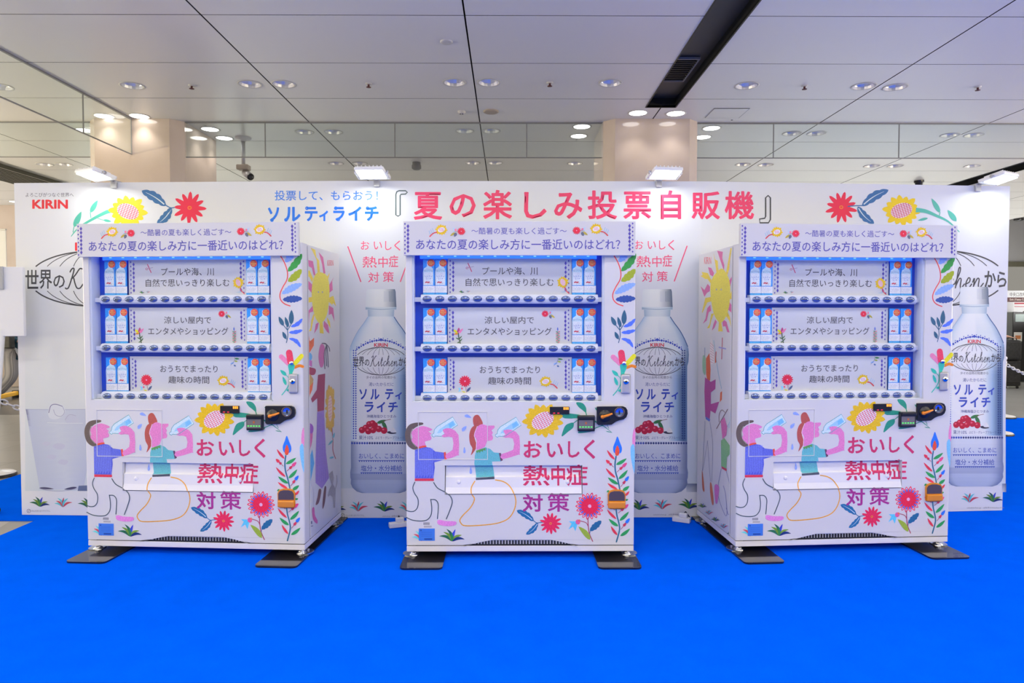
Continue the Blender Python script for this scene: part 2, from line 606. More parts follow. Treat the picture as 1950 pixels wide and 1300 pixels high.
class Art:
    """draws in photograph pixels; every region maps (px, py, lift) to a place on a real surface"""

    def __init__(self, regions, ink='ink'):
        self.ink = M[ink]
        # region: (mesh builder, (x0, x1, y0, y1) in px or None, map function(px, py, lift))
        self.regions = regions
        self.lift = BASE

    def up(self):
        self.lift += UP

    def base(self, k=0):
        self.lift = BASE + k * UP

    def tri(self, t, col, dl=0.0):
        # t: list of (x, y) ; col one colour or list
        many = isinstance(col[0], (tuple, list))
        P = [tuple(p) + (tuple(col[i]) if many else ()) for i, p in enumerate(t)]
        for mb, clip, fn in self.regions:
            q = P
            if clip:
                x0, x1, y0, y1 = clip
                if min(p[0] for p in q) < x0:
                    q = clip_axis(q, 0, x0, False)
                if q and max(p[0] for p in q) > x1:
                    q = clip_axis(q, 0, x1, True)
                if q and min(p[1] for p in q) < y0:
                    q = clip_axis(q, 1, y0, False)
                if q and max(p[1] for p in q) > y1:
                    q = clip_axis(q, 1, y1, True)
            if len(q) < 3:
                continue
            mb.face([fn(p[0], p[1], self.lift + dl) for p in q], self.ink, [p[2:] for p in q] if many else col)

    def poly(self, pts, col, up=True):
        tris = tessellate_polygon([[Vector((x, y, 0)) for x, y in pts]])
        for t in tris:
            p = [pts[i] for i in t]
            if (p[1][0] - p[0][0]) * (p[2][1] - p[0][1]) - (p[1][1] - p[0][1]) * (p[2][0] - p[0][0]) > 0:
                p = p[::-1]
            self.tri(p, col)
        if up:
            self.up()

    def blob(self, pts, col, n=4):
        self.poly(sm(pts, True, n), col)

    def stroke(self, pts, w, col, closed=False, smooth=True, taper=False):
        if smooth and len(pts) > 2:
            pts = sm(pts, closed, 5)
        N = len(pts)
        L, R = [], []
        for i in range(N):
            if closed:
                a, b = pts[(i - 1) % N], pts[(i + 1) % N]
            else:
                a, b = pts[max(i - 1, 0)], pts[min(i + 1, N - 1)]
            dx, dy = b[0] - a[0], b[1] - a[1]
            l = sqrt(dx * dx + dy * dy) or 1
            ww = w * 0.5
            if taper:
                ww *= 1.0 - 0.85 * i / (N - 1)
            L.append((pts[i][0] - dy / l * ww, pts[i][1] + dx / l * ww))
            R.append((pts[i][0] + dy / l * ww, pts[i][1] - dx / l * ww))
        for i in range(N if closed else N - 1):
            j = (i + 1) % N
            for t in ((L[i], L[j], R[j]), (L[i], R[j], R[i])):
                p = list(t)
                if (p[1][0] - p[0][0]) * (p[2][1] - p[0][1]) - (p[1][1] - p[0][1]) * (p[2][0] - p[0][0]) > 0:
                    p = p[::-1]
                self.tri(p, col, (i % 12) * 3e-6)
        if not closed and w > 1.2 and not taper:
            for e in (pts[0], pts[-1]):
                self.lift += 2e-6
                self.ellipse(e[0], e[1], w / 2, w / 2, col, n=10, up=False)
        self.up()

    def ellipse(self, cx, cy, rx, ry, col, rot=0.0, n=24, up=True):
        c, s = cos(rot), sin(rot)
        pts = []
        for i in range(n):
            a = 2 * pi * i / n
            x, y = rx * cos(a), ry * sin(a)
            pts.append((cx + x * c - y * s, cy + x * s + y * c))
        self.poly(pts, col, up)

    def leaf(self, base, tip, w, col, bend=0.0, up=True, blunt=0.0):
        bx, by = base
        dx, dy = tip[0] - bx, tip[1] - by
        nx, ny = -dy, dx
        l = sqrt(dx * dx + dy * dy) or 1
        nx, ny = nx / l, ny / l
        A, B = [], []
        K = 8
        for i in range(K + 1):
            t = i / K
            ww = w * 0.5 * sin(pi * min(1.0, t ** (0.8 - 0.3 * blunt))) ** (0.8 - 0.3 * blunt) if 0 < t < 1 else 0.0
            off = bend * l * sin(pi * t)
            cx, cy = bx + dx * t + nx * off, by + dy * t + ny * off
            A.append((cx + nx * ww, cy + ny * ww))
            B.append((cx - nx * ww, cy - ny * ww))
        self.poly(A + B[-2:0:-1], col, up)

    def lobed(self, base, tip, w, col, bend=0.0, vein=None, lobes=4):
        bx, by = base
        dx, dy = tip[0] - bx, tip[1] - by
        l = sqrt(dx * dx + dy * dy) or 1
        nx, ny = -dy / l, dx / l
        A, B = [], []
        K = lobes * 6
        for i in range(K + 1):
            t = i / K
            ww = w * 0.5 * (sin(pi * t) ** 0.6) * (0.80 + 0.22 * abs(sin(pi * lobes * t))) if 0 < t < 1 else 0
            off = bend * l * sin(pi * t)
            cx, cy = bx + dx * t + nx * off, by + dy * t + ny * off
            A.append((cx + nx * ww, cy + ny * ww))
            B.append((cx - nx * ww, cy - ny * ww))
        self.poly(A + B[-2:0:-1], col)
        if vein:
            self.stroke([(bx + dx * t + nx * bend * l * sin(pi * t), by + dy * t + ny * bend * l * sin(pi * t)) for t in (0.08, 0.3, 0.5, 0.7, 0.85)],
                        w * 0.13, vein, taper=True)

    def petals(self, cx, cy, r, n, w, col, rx=1.0, ry=1.0, r0=0.15, ph=0.0, jit=0.08, blunt=1.0):
        for i in range(n):
            a = 2 * pi * (i + ph) / n
            rr = r * (1 + jit * sin(i * 2.7 + 1))
            self.leaf((cx + r * r0 * rx * cos(a), cy + r * r0 * ry * sin(a)), (cx + rr * rx * cos(a), cy + rr * ry * sin(a)), w, col, up=False, blunt=blunt)
            self.lift += 0.000002
        self.up()

    def sunflower(self, cx, cy, r, kind=fc, rx=1.0, ry=0.88, tilt=-0.45, n=14, hatch=True, yel=(222, 168, 22), ph=0.2):
        y = kind(*yel)
        self.petals(cx, cy, r, n, r * 0.42, y, rx, ry, 0.3, ph=ph)
        self.ellipse(cx, cy, r * 0.72 * rx, r * 0.66 * ry, y)
        self.ellipse(cx, cy, r * 0.60, r * 0.40, kind(228, 205, 222), rot=tilt)
        red = kind(205, 50, 85)
        if hatch:
            c, s = cos(tilt), sin(tilt)
            K = 9
            for i in range(1, K):
                t = -1 + 2 * i / K
                h = sqrt(max(0, 1 - t * t))
                for (a, b) in (((t * .6, -h * .4), (t * .6, h * .4)), ((-h * .6, t * .4), (h * .6, t * .4))):
                    P = [(cx + r * (x * c - yy * s), cy + r * (x * s + yy * c)) for x, yy in (a, b)]
                    self.stroke(P, r * 0.026, red, smooth=False)
                    self.lift -= UP
            self.up()

    def tuft(self, cx, cy, w, kind=fc, style='green'):
        if style == 'green':
            L = [(-.50, -.20, (35, 95, 70)), (-.34, -.36, (100, 135, 40)), (-.22, -.48, (30, 85, 75)), (.13, -.47, (50, 60, 190)), (.38, -.24, (110, 140, 45)), (.48, -.08, (25, 45, 110)), (-.05, -.34, (45, 120, 60))]
        else:
            L = [(-.46, -.20, (95, 190, 205)), (-.38, -.34, (195, 70, 85)), (-.30, -.50, (95, 190, 205)), (.05, -.52, (180, 55, 75)), (.28, -.48, (80, 185, 205)), (.50, -.26, (195, 70, 90))]
        for x, y, c in L:
            self.leaf((cx, cy), (cx + x * w, cy + y * w), w * 0.11, kind(*c), bend=0.16 * (1 if x < 0 else -1) * (1 if abs(x) > .2 else .4), up=False)
            self.lift += 0.000002
        self.up()

    def text(self, body, x0, y0, x1, y1, col, bold=0.0, up=True):
        vs, tr = text_tris(body, bold)
        if not tr:
            return
        ax0, ax1 = min(v[0] for v in vs), max(v[0] for v in vs)
        ay0, ay1 = min(v[1] for v in vs), max(v[1] for v in vs)
        kx, ky = (x1 - x0) / max(1e-6, ax1 - ax0), (y1 - y0) / max(1e-6, ay1 - ay0)
        P = [(x0 + (v[0] - ax0) * kx, y1 - (v[1] - ay0) * ky) for v in vs]
        for t in tr:
            p = [P[i] for i in t[:3]]
            if (p[1][0] - p[0][0]) * (p[2][1] - p[0][1]) - (p[1][1] - p[0][1]) * (p[2][0] - p[0][0]) > 0:
                p = p[::-1]
            self.tri(p, col, (t[3] % 12) * 3e-6 if len(t) > 3 else 0.0)
        if up:
            self.up()

    def qtext(self, q, body, x0, y0, x1, y1, col, bold=0.0):
        (a, b), (c, d) = Q(*q, [(x0, y0), (x1, y1)])
        self.text(body, a, b, c, d, col, bold)

    def diamonds(self, xs, y0, y1, n, w, h, col):
        for i in range(n):
            y = y0 + (y1 - y0) * i / (n - 1)
            self.poly([(xs, y - h / 2), (xs + w / 2, y), (xs, y + h / 2), (xs - w / 2, y)], col, up=False)
        self.up()


# ------------------------------------------------------------------ the setting: floor, carpet, ceiling
CEIL = CAM.z + 2.30
mb = MB()
mb.box(-16, 16, -6, 19, -0.06, -0.006, M['floor'])
o = mb.build('floor')
tag(o, kind='structure')
mb = MB()
P = [(-16, 9.9), (-3.6, 9.9), (-3.6, 12.2), (-16, 12.2)]
mb.face([(x, y, -0.0055) for x, y in P], M['floor_dark'])
mb.face([(-3.62, 4.2, -0.0055), (-3.30, 4.2, -0.0055), (-3.42, 4.66, -0.0055), (-3.62, 4.66, -0.0055)], mat('pale_floor_inlay', (0.42, 0.41, 0.38), 0.3))
o = mb.build('trim_1')
tag(o, kind='structure')

mb = MB()
out = [(-3.25, -3.0), (9.5, -3.0), (9.5, 9.47), (4.6, 9.47), (4.6, 7.3), (-4.35, 7.3), (-4.35, 4.70), (-3.25, 4.67)]
mb.face([(x, y, 0.0) for x, y in out], M['carpet'])
for i in range(len(out)):
    a, b = out[i], out[(i + 1) % len(out)]
    mb.face([(a[0], a[1], -0.0055), (b[0], b[1], -0.0055), (b[0], b[1], 0), (a[0], a[1], 0)], M['carpet'])
o = mb.build('carpet')
tag(o, 'bright blue carpet laid over the grey station floor under the machines', 'carpet')

# ceiling panels with open joints, holes for the downlights and two long dark slots
XL = [-0.327 + 1.996 * k for k in range(-6, 7)]
YL = [-5.4, -4.45, -3.48, -2.51, -1.54, -0.57, 0.40, 1.37, 2.34, 3.31, 4.29, 5.26, 6.23, 7.22, 8.08, 8.94, 9.80, 10.66, 11.52, 12.4, 13.3, 14.2, 15.1, 16.0, 17.0]
SLOTS = [(1.50, 1.826, -3.0, 7.50), (7.57, 7.95, -3.0, 15.1)]

dl = []     # downlights: (x, y, row, lit)
for px, py in ((0, 165), (252, 163), (476, 160), (540, 160), (865, 157), (931, 157), (1162, 158), (1422, 163), (1645, 164), (1705, 166)):
    p = hit_z(px, py, CEIL)
    dl.append((p.x, p.y, 'near', False))
for px, py in ((580, 251), (635, 251), (885, 249), (935, 249), (1508, 254), (1555, 254), (1810, 257), (1855, 257)):
    p = hit_z(px, py, CEIL)
    dl.append((p.x, p.y, 'mid', False))
for px, py in ((85, 313), (122, 313), (640, 311), (685, 311), (900, 310), (943, 310), (1095, 311), (1415, 313), (1458, 314), (1660, 316), (1705, 316), (1852, 316)):
    p = hit_z(px, py, CEIL)
    dl.append((p.x, p.y, 'far', False))
LITL = [(198, 221), (265, 221), (162, 248), (400, 246), (427, 263)]
LITR = [(1215, 215), (1287, 216), (1108, 241), (1102, 259), (1355, 244), (1338, 261)]
LITF = [(15, 393), (29, 384)]
for grp, L in (('left', LITL), ('right', LITR), ('farcol', LITF)):
    for px, py in L:
        p = hit_z(px, py, CEIL)
        dl.append((p.x, p.y, grp, True))
R_DL = 0.102


def ceil_cell(mb, x0, x1, y0, y1):
    holes = [(x, y) for x, y, g, lit in dl if x0 - R_DL < x < x1 + R_DL and y0 - R_DL < y < y1 + R_DL]
    inside = [(x, y) for x, y in holes if x0 + R_DL < x < x1 - R_DL and y0 + R_DL < y < y1 - R_DL]
    if not inside:
        mb.face([(x0, y0, CEIL), (x0, y1, CEIL), (x1, y1, CEIL), (x1, y0, CEIL)], M['ceiling'])
    else:
        # slice the cell in x so that every slice holds one hole, then fill round it
        inside.sort()
        cuts = [x0] + [(a[0] + b[0]) / 2 for a, b in zip(inside, inside[1:])] + [x1]
        for k, (hx, hy) in enumerate(inside):
            a, b = cuts[k], cuts[k + 1]
            N = 24
            ring = [(hx + R_DL * cos(2 * pi * i / N), hy + R_DL * sin(2 * pi * i / N)) for i in range(N)]
            rect = [(b, hy), (b, y1), (a, y1), (a, y0), (b, y0)]
            top = ring[0:N // 2 + 1]
            bot = ring[N // 2:] + [ring[0]]
            mb.face([(x, y, CEIL) for x, y in ([(b, hy), (b, y1), (a, y1), (a, hy)] + top[::-1])][::-1], M['ceiling'])
            mb.face([(x, y, CEIL) for x, y in ([(a, hy), (a, y0), (b, y0), (b, hy)] + bot[::-1])][::-1], M['ceiling'])
    for a, b in (((x0, y0), (x0, y1)), ((x0, y1), (x1, y1)), ((x1, y1), (x1, y0)), ((x1, y0), (x0, y0))):
        mb.face([(a[0], a[1], CEIL), (b[0], b[1], CEIL), (b[0], b[1], CEIL + 0.02), (a[0], a[1], CEIL + 0.02)], M['slot_side'])


mb = MB()
GX, GY = 0.0065, 0.0042
for i in range(len(XL) - 1):
    for j in range(len(YL) - 1):
        x0, x1, y0, y1 = XL[i] + GX, XL[i + 1] - GX, YL[j] + GY, YL[j + 1] - GY
        parts = [(x0, x1, y0, y1)]
        for sx0, sx1, sy0, sy1 in SLOTS:
            new = []
            for a, b, c, d in parts:
                if b <= sx0 or a >= sx1 or d <= sy0 or c >= sy1:
                    new.append((a, b, c, d))
                    continue
                if c < sy1 < d:
                    new.append((a, b, sy1, d))
                    d = sy1
                if a < sx0:
                    new.append((a, sx0, c, d))
                if b > sx1:
                    new.append((sx1, b, c, d))
            parts = new
        for q in parts:
            ceil_cell(mb, *q)
mb.face([(-13, -6, CEIL + 0.25), (-13, 19, CEIL + 0.25), (13, 19, CEIL + 0.25), (13, -6, CEIL + 0.25)], M['slot_side'])
o = mb.build('ceiling')
tag(o, kind='structure')

# the two dark slots
for k, (sx0, sx1, sy0, sy1) in enumerate(SLOTS):
    mb = MB()
    zt = CEIL + 0.10
    mb.face([(sx0, sy0, zt), (sx0, sy1, zt), (sx1, sy1, zt), (sx1, sy0, zt)], M['slot_in'])
    mb.face([(sx0, sy0, CEIL), (sx0, sy1, CEIL), (sx0, sy1, zt), (sx0, sy0, zt)], M['slot_side'])
    mb.face([(sx1, sy0, CEIL), (sx1, sy0, zt), (sx1, sy1, zt), (sx1, sy1, CEIL)], M['slot_side'])
    mb.face([(sx0, sy1, CEIL), (sx1, sy1, CEIL), (sx1, sy1, zt), (sx0, sy1, zt)], M['slot_side'])
    mb.face([(sx0, sy0, CEIL), (sx0, sy0, zt), (sx1, sy0, zt), (sx1, sy0, CEIL)], M['slot_side'])
    # thin dark lip
    for a, b in (((sx0, sy0), (sx0, sy1)), ((sx1, sy0), (sx1, sy1))):
        mb.box(a[0] - 0.006, a[0] + 0.006, sy0, sy1, CEIL - 0.004, CEIL + 0.004, M['slot_side'])
    mb.box(sx0, sx1, sy1 - 0.006, sy1 + 0.006, CEIL - 0.004, CEIL + 0.004, M['slot_side'])
    o = mb.build('trim_%d' % (k + 2))
    tag(o, kind='structure')
# air grille in the near slot
gr = thing('air_grille', 'square black air grille in the near end of the long dark ceiling slot', 'vent', (1.65, 6.62, CEIL + 0.10))
mb = MB()
for x0, x1, y0, y1 in ((-.115, -.10, -.30, .30), (.10, .115, -.30, .30), (-.10, .10, -.30, -.285), (-.10, .10, .285, .30)):
    mb.box(x0, x1, y0, y1, -0.025, -0.004, M['grey'])
mb.build('frame', gr)
mb = MB()
mb.box(-.10, .10, -.285, .285, -0.008, -0.004, M['dark'])
for i in range(12):
    y = -.27 + i * .049
    mb.box(-.10, .10, y - .004, y + .004, -0.02, -0.010, M['black'])
mb.build('louvre', gr)

# far end of the hall
mb = MB()
mb.box(-13, 13, 18.0, 18.1, 0, CEIL + .2, M['pale'])
o = mb.build('wall_back')
tag(o, kind='structure')
mb = MB()
mb.box(-13, 13, 16.98, 17.05, CAM.z + 1.42, CEIL + .2, M['far_grey'])
mb.box(-13, 13, 16.95, 17.06, CAM.z + 1.30, CAM.z + 1.42, M['olive'])
o = mb.build('trim_4')
tag(o, kind='structure')

# columns
def column(x, y, label, half=0.55, ch=0.12):
    mb = MB()
    pts = [(-half + ch, -half), (half - ch, -half), (half, -half + ch), (half, half - ch), (half - ch, half), (-half + ch, half), (-half, half - ch), (-half, -half + ch)]
    n = len(pts)
    g = 0.0
    for i in range(n):
        a, b = pts[i], pts[(i + 1) % n]
        for z0, z1 in ((0.0, 0.95), (0.956, 2.06), (2.066, CEIL)):
            mb.face([(a[0], a[1], z0), (b[0], b[1], z0), (b[0], b[1], z1), (a[0], a[1], z1)], M['stone'])
    for z in (0.953, 2.063):
        mb.face([(p[0] * .995, p[1] * .995, z) for p in pts], M['dark'])
    mb.face([(p[0], p[1], CEIL) for p in pts], M['stone'])
    o = mb.build('column')
    o.location = (x, y, 0)
    tag(o, label, 'column')
    return o


pc = hit_z(1242.5, 226, CEIL)
COLR = (pc.x, pc.y + 0.55)
COLL = (COLR[0] - 3 * 1.996, COLR[1] + 0.03)
column(*COLR, 'polished beige stone column rising behind the wall right of centre')
column(*COLL, 'polished beige stone column rising behind the left part of the wall')
column(-9.95, 14.5, 'far stone column seen past the left end of the white wall')


def downlight(x, y, grp, lit, label, group):
    t = thing('downlight', label, 'ceiling light', (x, y, CEIL), 0, group)
    mb = MB()
    mb.lathe([(R_DL, 0.0), (R_DL + 0.016, -0.001), (R_DL + 0.016, -0.004), (R_DL - 0.002, -0.004), (R_DL - 0.002, 0.003)], M['trim_white'], 28)
    mb.build('trim_ring', t)
    mb = MB()
    if lit:
        mb.lathe([(R_DL - 0.004, -0.002), (R_DL * .5, -0.006), (0, -0.007)], M['lamp_on'], 24)
        mb.build('lamp', t)
        d = bpy.data.lights.new('downlight_beam', 'SPOT')
        d.energy = 7
        d.spot_size = radians(105)
        d.spot_blend = 0.6
        d.shadow_soft_size = 0.06
        d.color = (1.0, 0.93, 0.85)
        lo = bpy.data.objects.new('downlight_beam', d)
        lo.location = (0, 0, -0.03)
        COL.objects.link(lo)
        lo.parent = t
    else:
        prof = [(R_DL - 0.003, -0.003), (R_DL * .93, 0.025), (R_DL * .78, 0.06), (R_DL * .55, 0.09), (R_DL * .30, 0.105)]
        mb.lathe(prof, M['reflector'], 18, smooth=False)
        mb.build('reflector', t)
        mb = MB()
        mb.lathe([(R_DL * .32, 0.100), (R_DL * .2, 0.085), (0, 0.08)], M['trim_white'], 16)
        mb.build('bulb', t)
    return t


ORD = ['first', 'second', 'third', 'fourth', 'fifth', 'sixth', 'seventh', 'eighth', 'ninth', 'tenth', 'eleventh', 'twelfth']
DLABEL = {'near': 'unlit recessed downlight, %s from left in the nearest ceiling row',
          'mid': 'unlit recessed downlight, %s from left in the row just behind the glass barrier',
          'far': 'small unlit recessed downlight, %s from left in the farthest ceiling row',
          'left': 'lit round downlight, %s from left around the left stone column',
          'right': 'lit round downlight, %s from left around the right stone column',
          'farcol': 'lit round downlight, %s from left above the far left column'}
DGROUP = {'near': 'downlights of the nearest row', 'mid': 'downlights behind the glass barrier', 'far': 'downlights of the farthest row',
          'left': 'lit downlights round the left column', 'right': 'lit downlights round the right column', 'farcol': 'lit downlights at the far column'}
for g in DLABEL:
    rows = sorted([d for d in dl if d[2] == g], key=lambda d: d[0] / d[1])
    for i, d in enumerate(rows):
        downlight(d[0], d[1], g, d[3], DLABEL[g] % ORD[i], DGROUP[g])

# sprinklers, speaker, detectors
SPR = [(365, 162), (702, 159), (1047, 157), (1532, 163), (1862, 165)]
for i, (px, py) in enumerate(SPR):
    p = hit_z(px, py, CEIL)
    t = thing('sprinkler', 'small dark ceiling sprinkler, %s from left in the nearest row' % ORD[i], 'sprinkler', (p.x, p.y, CEIL), 0, 'ceiling sprinklers')
    mb = MB()
    mb.lathe([(0.032, 0.0), (0.032, -0.006), (0.012, -0.010), (0, -0.010)], M['trim_white'], 16)
    mb.build('escutcheon', t)
    mb = MB()
    mb.lathe([(0.010, -0.010), (0.010, -0.03), (0.024, -0.034), (0.024, -0.038), (0, -0.040)], M['maroon'], 12)
    mb.build('deflector', t)
p = hit_z(935, 211.5, CEIL)
mb = MB()
mb.lathe([(0.085, 0), (0.085, -0.010), (0.07, -0.018), (0, -0.020)], M['beige'], 32, (p.x, p.y, CEIL))
o = mb.build('ceiling_speaker')
tag(o, 'round tan speaker cover on the ceiling beside the centre joint', 'speaker')
p = hit_z(850, 79, CEIL)
mb = MB()
mb.lathe([(0.052, 0), (0.052, -0.006), (0.044, -0.012), (0, -0.013)], M['trim_white'], 32, (p.x, p.y, CEIL))
o = mb.build('cover_plate')
tag(o, 'faint round white cover plate on the ceiling near the top centre', 'cover plate')
p = hit_z(879, 212, CEIL)
mb = MB()
mb.lathe([(0.045, 0), (0.045, -0.012), (0.03, -0.03), (0.012, -0.034), (0, -0.034)], M['trim_white'], 20, (p.x, p.y, CEIL))
for a in (-.014, .014):
    mb.sphere((p.x + a, p.y - 0.02, CEIL - 0.034), 0.006, M['dark'], seg=8, rings=6)
o = mb.build('smoke_detector')
tag(o, 'small white smoke detector left of the tan speaker cover', 'detector')
p = hit_z(793, 309, CEIL)
mb = MB()
mb.lathe([(0.06, 0), (0.06, -0.03), (0.07, -0.05), (0.07, -0.09), (0.04, -0.11), (0, -0.11)], M['grey'], 20, (p.x, p.y, CEIL))
o = mb.build('ceiling_sensor')
tag(o, 'grey drum-shaped sensor on the ceiling below the glass barrier', 'sensor')
p = hit_z(1750, 344, CEIL)
mb = MB()
mb.lathe([(0.075, 0), (0.075, -0.03), (0.062, -0.035), (0.055, -0.07), (0.03, -0.092), (0, -0.097)], M['black'], 20, (p.x, p.y, CEIL))
o = mb.build('dome_camera')
tag(o, 'black dome camera on the ceiling above the right flowers', 'camera')
p = hit_z(1907, 414, CEIL)
mb = MB()
mb.lathe([(0.10, 0), (0.10, -0.03), (0.08, -0.05), (0, -0.06)], M['black'], 16, (hit_z(1940, 416, CEIL).x, hit_z(1940, 416, CEIL).y, CEIL))
o = mb.build('dome_camera')
tag(o, 'distant black dome on the ceiling past the right end of the wall', 'camera')

# access hatch outlines
hatch = [hit_z(*q, CEIL) for q in ((1361, 206), (1427, 206), (1410, 224), (1345, 224))]
hx0, hx1 = min(v.x for v in hatch[:2]), max(v.x for v in hatch[:2])
hy0, hy1 = hatch[2].y, hatch[0].y
mb = MB()
mb.box(hx0, hx1, hy0, hy1, CEIL - 0.004, CEIL - 0.0005, M['ceiling'])
mb.box(hx0 - .006, hx1 + .006, hy0 - .006, hy0, CEIL - 0.004, CEIL, M['grey'])
mb.box(hx0 - .006, hx1 + .006, hy1, hy1 + .006, CEIL - 0.004, CEIL, M['grey'])
mb.box(hx0 - .006, hx0, hy0, hy1, CEIL - 0.004, CEIL, M['grey'])
mb.box(hx1, hx1 + .006, hy0, hy1, CEIL - 0.004, CEIL, M['grey'])
mb.cyl((hx1 - .05, hy0 + .08, CEIL - 0.006), (hx1 - .05, hy0 + .08, CEIL - 0.004), .012, .012, M['dark'], 12)
o = mb.build('access_hatch')
tag(o, 'square access hatch outlined in the ceiling right of the dark slot', 'hatch')

# hanging glass smoke barriers
GYP = hit_z(967, 233, CEIL).y
GZ = CAM.z + GYP * math.tan(math.atan((650 - 301) / F_PX) - math.atan(43 / F_PX))


def barrier(label, pts_x, axis, fixed):
    t = thing('glass_barrier', label, 'glass barrier', (0, 0, 0), 0, 'hanging glass smoke barriers')
    for a, b in zip(pts_x, pts_x[1:]):
        mb = MB()
        g = 0.004
        if axis == 'x':
            mb.box(a + g, b - g, fixed - .003, fixed + .003, GZ + .008, CEIL - .012, M['barrier'])
        else:
            mb.box(fixed - .003, fixed + .003, a + g, b - g, GZ + .008, CEIL - .012, M['barrier'])
        mb.build('pane', t)
    mb = MB()
    a, b = pts_x[0], pts_x[-1]
    for z0, z1, w in ((CEIL - .014, CEIL - .001, .012), (GZ, GZ + .010, .007)):
        if axis == 'x':
            mb.box(a, b, fixed - w, fixed + w, z0, z1, M['grey'])
        else:
            mb.box(fixed - w, fixed + w, a, b, z0, z1, M['grey'])
    mb.build('rail', t)
    mb = MB()
    for q in (pts_x[1:-1] if axis == 'x' else pts_x[1:]):
        if axis == 'x':
            mb.box(q - .005, q + .005, fixed - .005, fixed + .005, GZ, CEIL - .012, M['grey'])
        else:
            mb.box(fixed - .005, fixed + .005, q - .005, q + .005, GZ, CEIL - .012, M['grey'])
    mb.build('joint_strip', t)


def gx(px):
    return hit_plane(px, 260, (0, GYP, 0), Vector((0, 1, 0))).x


barrier('clear glass smoke barrier hanging between the two stone columns', [COLL[0] + .56, gx(505), gx(752), gx(1003), COLR[0] - .56], 'x', GYP)
barrier('clear glass smoke barrier hanging right of the right stone column', [COLR[0] + .56, gx(1473), gx(1712), gx(1955), 7.9], 'x', GYP)
barrier('clear glass smoke barrier hanging left of the left stone column', [-8.1, -6.5, COLL[0] - .56], 'x', GYP)
barrier('clear glass smoke barrier running forward from the left stone column', [2.4, 3.95, 5.5, 7.05, COLL[1] - .56], 'y', COLL[0])

# olive slatted light louvre at far left
t = thing('ceiling_louvre', 'long olive slatted ceiling louvre above the left end of the wall', 'ceiling louvre', (-7.87, 11.0, CEIL))
mb = MB()
mb.box(-.36, -.33, -6, 4.4, -.06, -.001, M['olive'])
mb.box(.33, .36, -6, 4.4, -.06, -.001, M['olive'])
mb.build('frame', t)
mb = MB()
for i in range(9):
    x = -.30 + i * .075
    mb.box(x - .012, x + .012, -6, 4.4, -.05, -.004, M['olive'])
mb.build('slats', t)

# CCTV camera on its pole
pf = hit_z(463, 262, CEIL)
t = thing('security_camera', 'grey bullet security camera hanging from a ceiling pole', 'camera', (pf.x, pf.y, CEIL))
sc_px = F_PX / pf.y
mb = MB()
mb.lathe([(0.10, 0), (0.10, -.012), (.035, -.03), (.03, -.05)], M['trim_white'], 20)
mb.cyl((0, 0, -.04), (0, 0, -.35), .024, .024, M['silver'], 14)
mb.build('pole', t)
mb = MB()
mb.box(-.075, .075, -.06, .06, -.41, -.345, M['beige'], .012)
mb.cyl((.0, 0, -.41), (.04, -.02, -.45), .014, .014, M['silver'], 10)
mb.build('junction_box', t)
mb = MB()
a, b = Vector((.01, .03, -.435)), Vector((.125, -.10, -.515))
mb.cyl(a, b, .045, .045, M['silver'], 20)
mb.cyl(b, b + (b - a).normalized() * .012, .045, .040, M['black'], 20)
mb.build('body', t)
mb = MB()
q = b + (b - a).normalized() * .012
mb.cyl(q, q + (b - a).normalized() * .004, .026, .026, M['black_gloss'], 18)
mb.build('lens', t)

# ------------------------------------------------------------------ the white display wall
WP = [Vector((-3.432, 4.80, 0)), Vector((-1.167, 4.71, 0)), Vector((1.333, 4.71, 0)), Vector((3.574, 4.87, 0))]
WTOP = 2.325
wall = thing('display_wall', 'long white printed display wall standing behind the three machines', 'display wall', (0, 0, 0.002))
UPV = Vector((0, 0, 1))
wall_regions, wall_mb = [], []
HINGE = [-400, 645, 1335, 2400]
for k in range(3):
    a, b = WP[k], WP[k + 1]
    d = (b - a).normalized()
    n = Vector((d.y, -d.x, 0))       # towards the camera
    if n.y > 0:
        n = -n
    mb = MB()
    g = 0.0
    A, B = a, b
    q = [A, B, B - n * .035, A - n * .035]
    mb.face([A, B, B + UPV * WTOP, A + UPV * WTOP], M['wall_print'])
    mb.face([q[2], q[3], q[3] + UPV * WTOP, q[2] + UPV * WTOP], M['wall_print'])
    mb.face([A + UPV * WTOP, B + UPV * WTOP, q[2] + UPV * WTOP, q[3] + UPV * WTOP], M['wall_print'])
    mb.face([q[3], A, A + UPV * WTOP, q[3] + UPV * WTOP], M['wall_print'])
    mb.face([B, q[2], q[2] + UPV * WTOP, B + UPV * WTOP], M['wall_print'])

    def fn(px, py, lift, a=a, n=n):
        return hit_plane(px, py, a, n) + n * lift
    wall_regions.append((mb, (HINGE[k], HINGE[k + 1], -100, 2000), fn))
    wall_mb.append(mb)
A_ = Art(wall_regions, 'ink_smooth')
Z1 = (0, 330, 2.7657)
ZA = (120, 350, 6.5)
ZB = (1400, 350, 4.3333)
ZC = (480, 340, 3.9)
Z3 = (620, 330, 2.7657)
Z5w = (1250, 330, 2.7657)


def shade_patch(pts, cols):
    """soft printed tone: quad mesh with a colour at each corner"""
    A_.tri([pts[0], pts[1], pts[2]], [cols[0], cols[1], cols[2]])
    A_.tri([pts[0], pts[2], pts[3]], [cols[0], cols[2], cols[3]])


def tone_quad(x0, y0, x1, y1, ctl, ctr, cbr, cbl):
    shade_patch([(x0, y1), (x1, y1), (x1, y0), (x0, y0)], [cbl, cbr, ctr, ctl])


WHITE = (0.755, 0.775, 0.80)
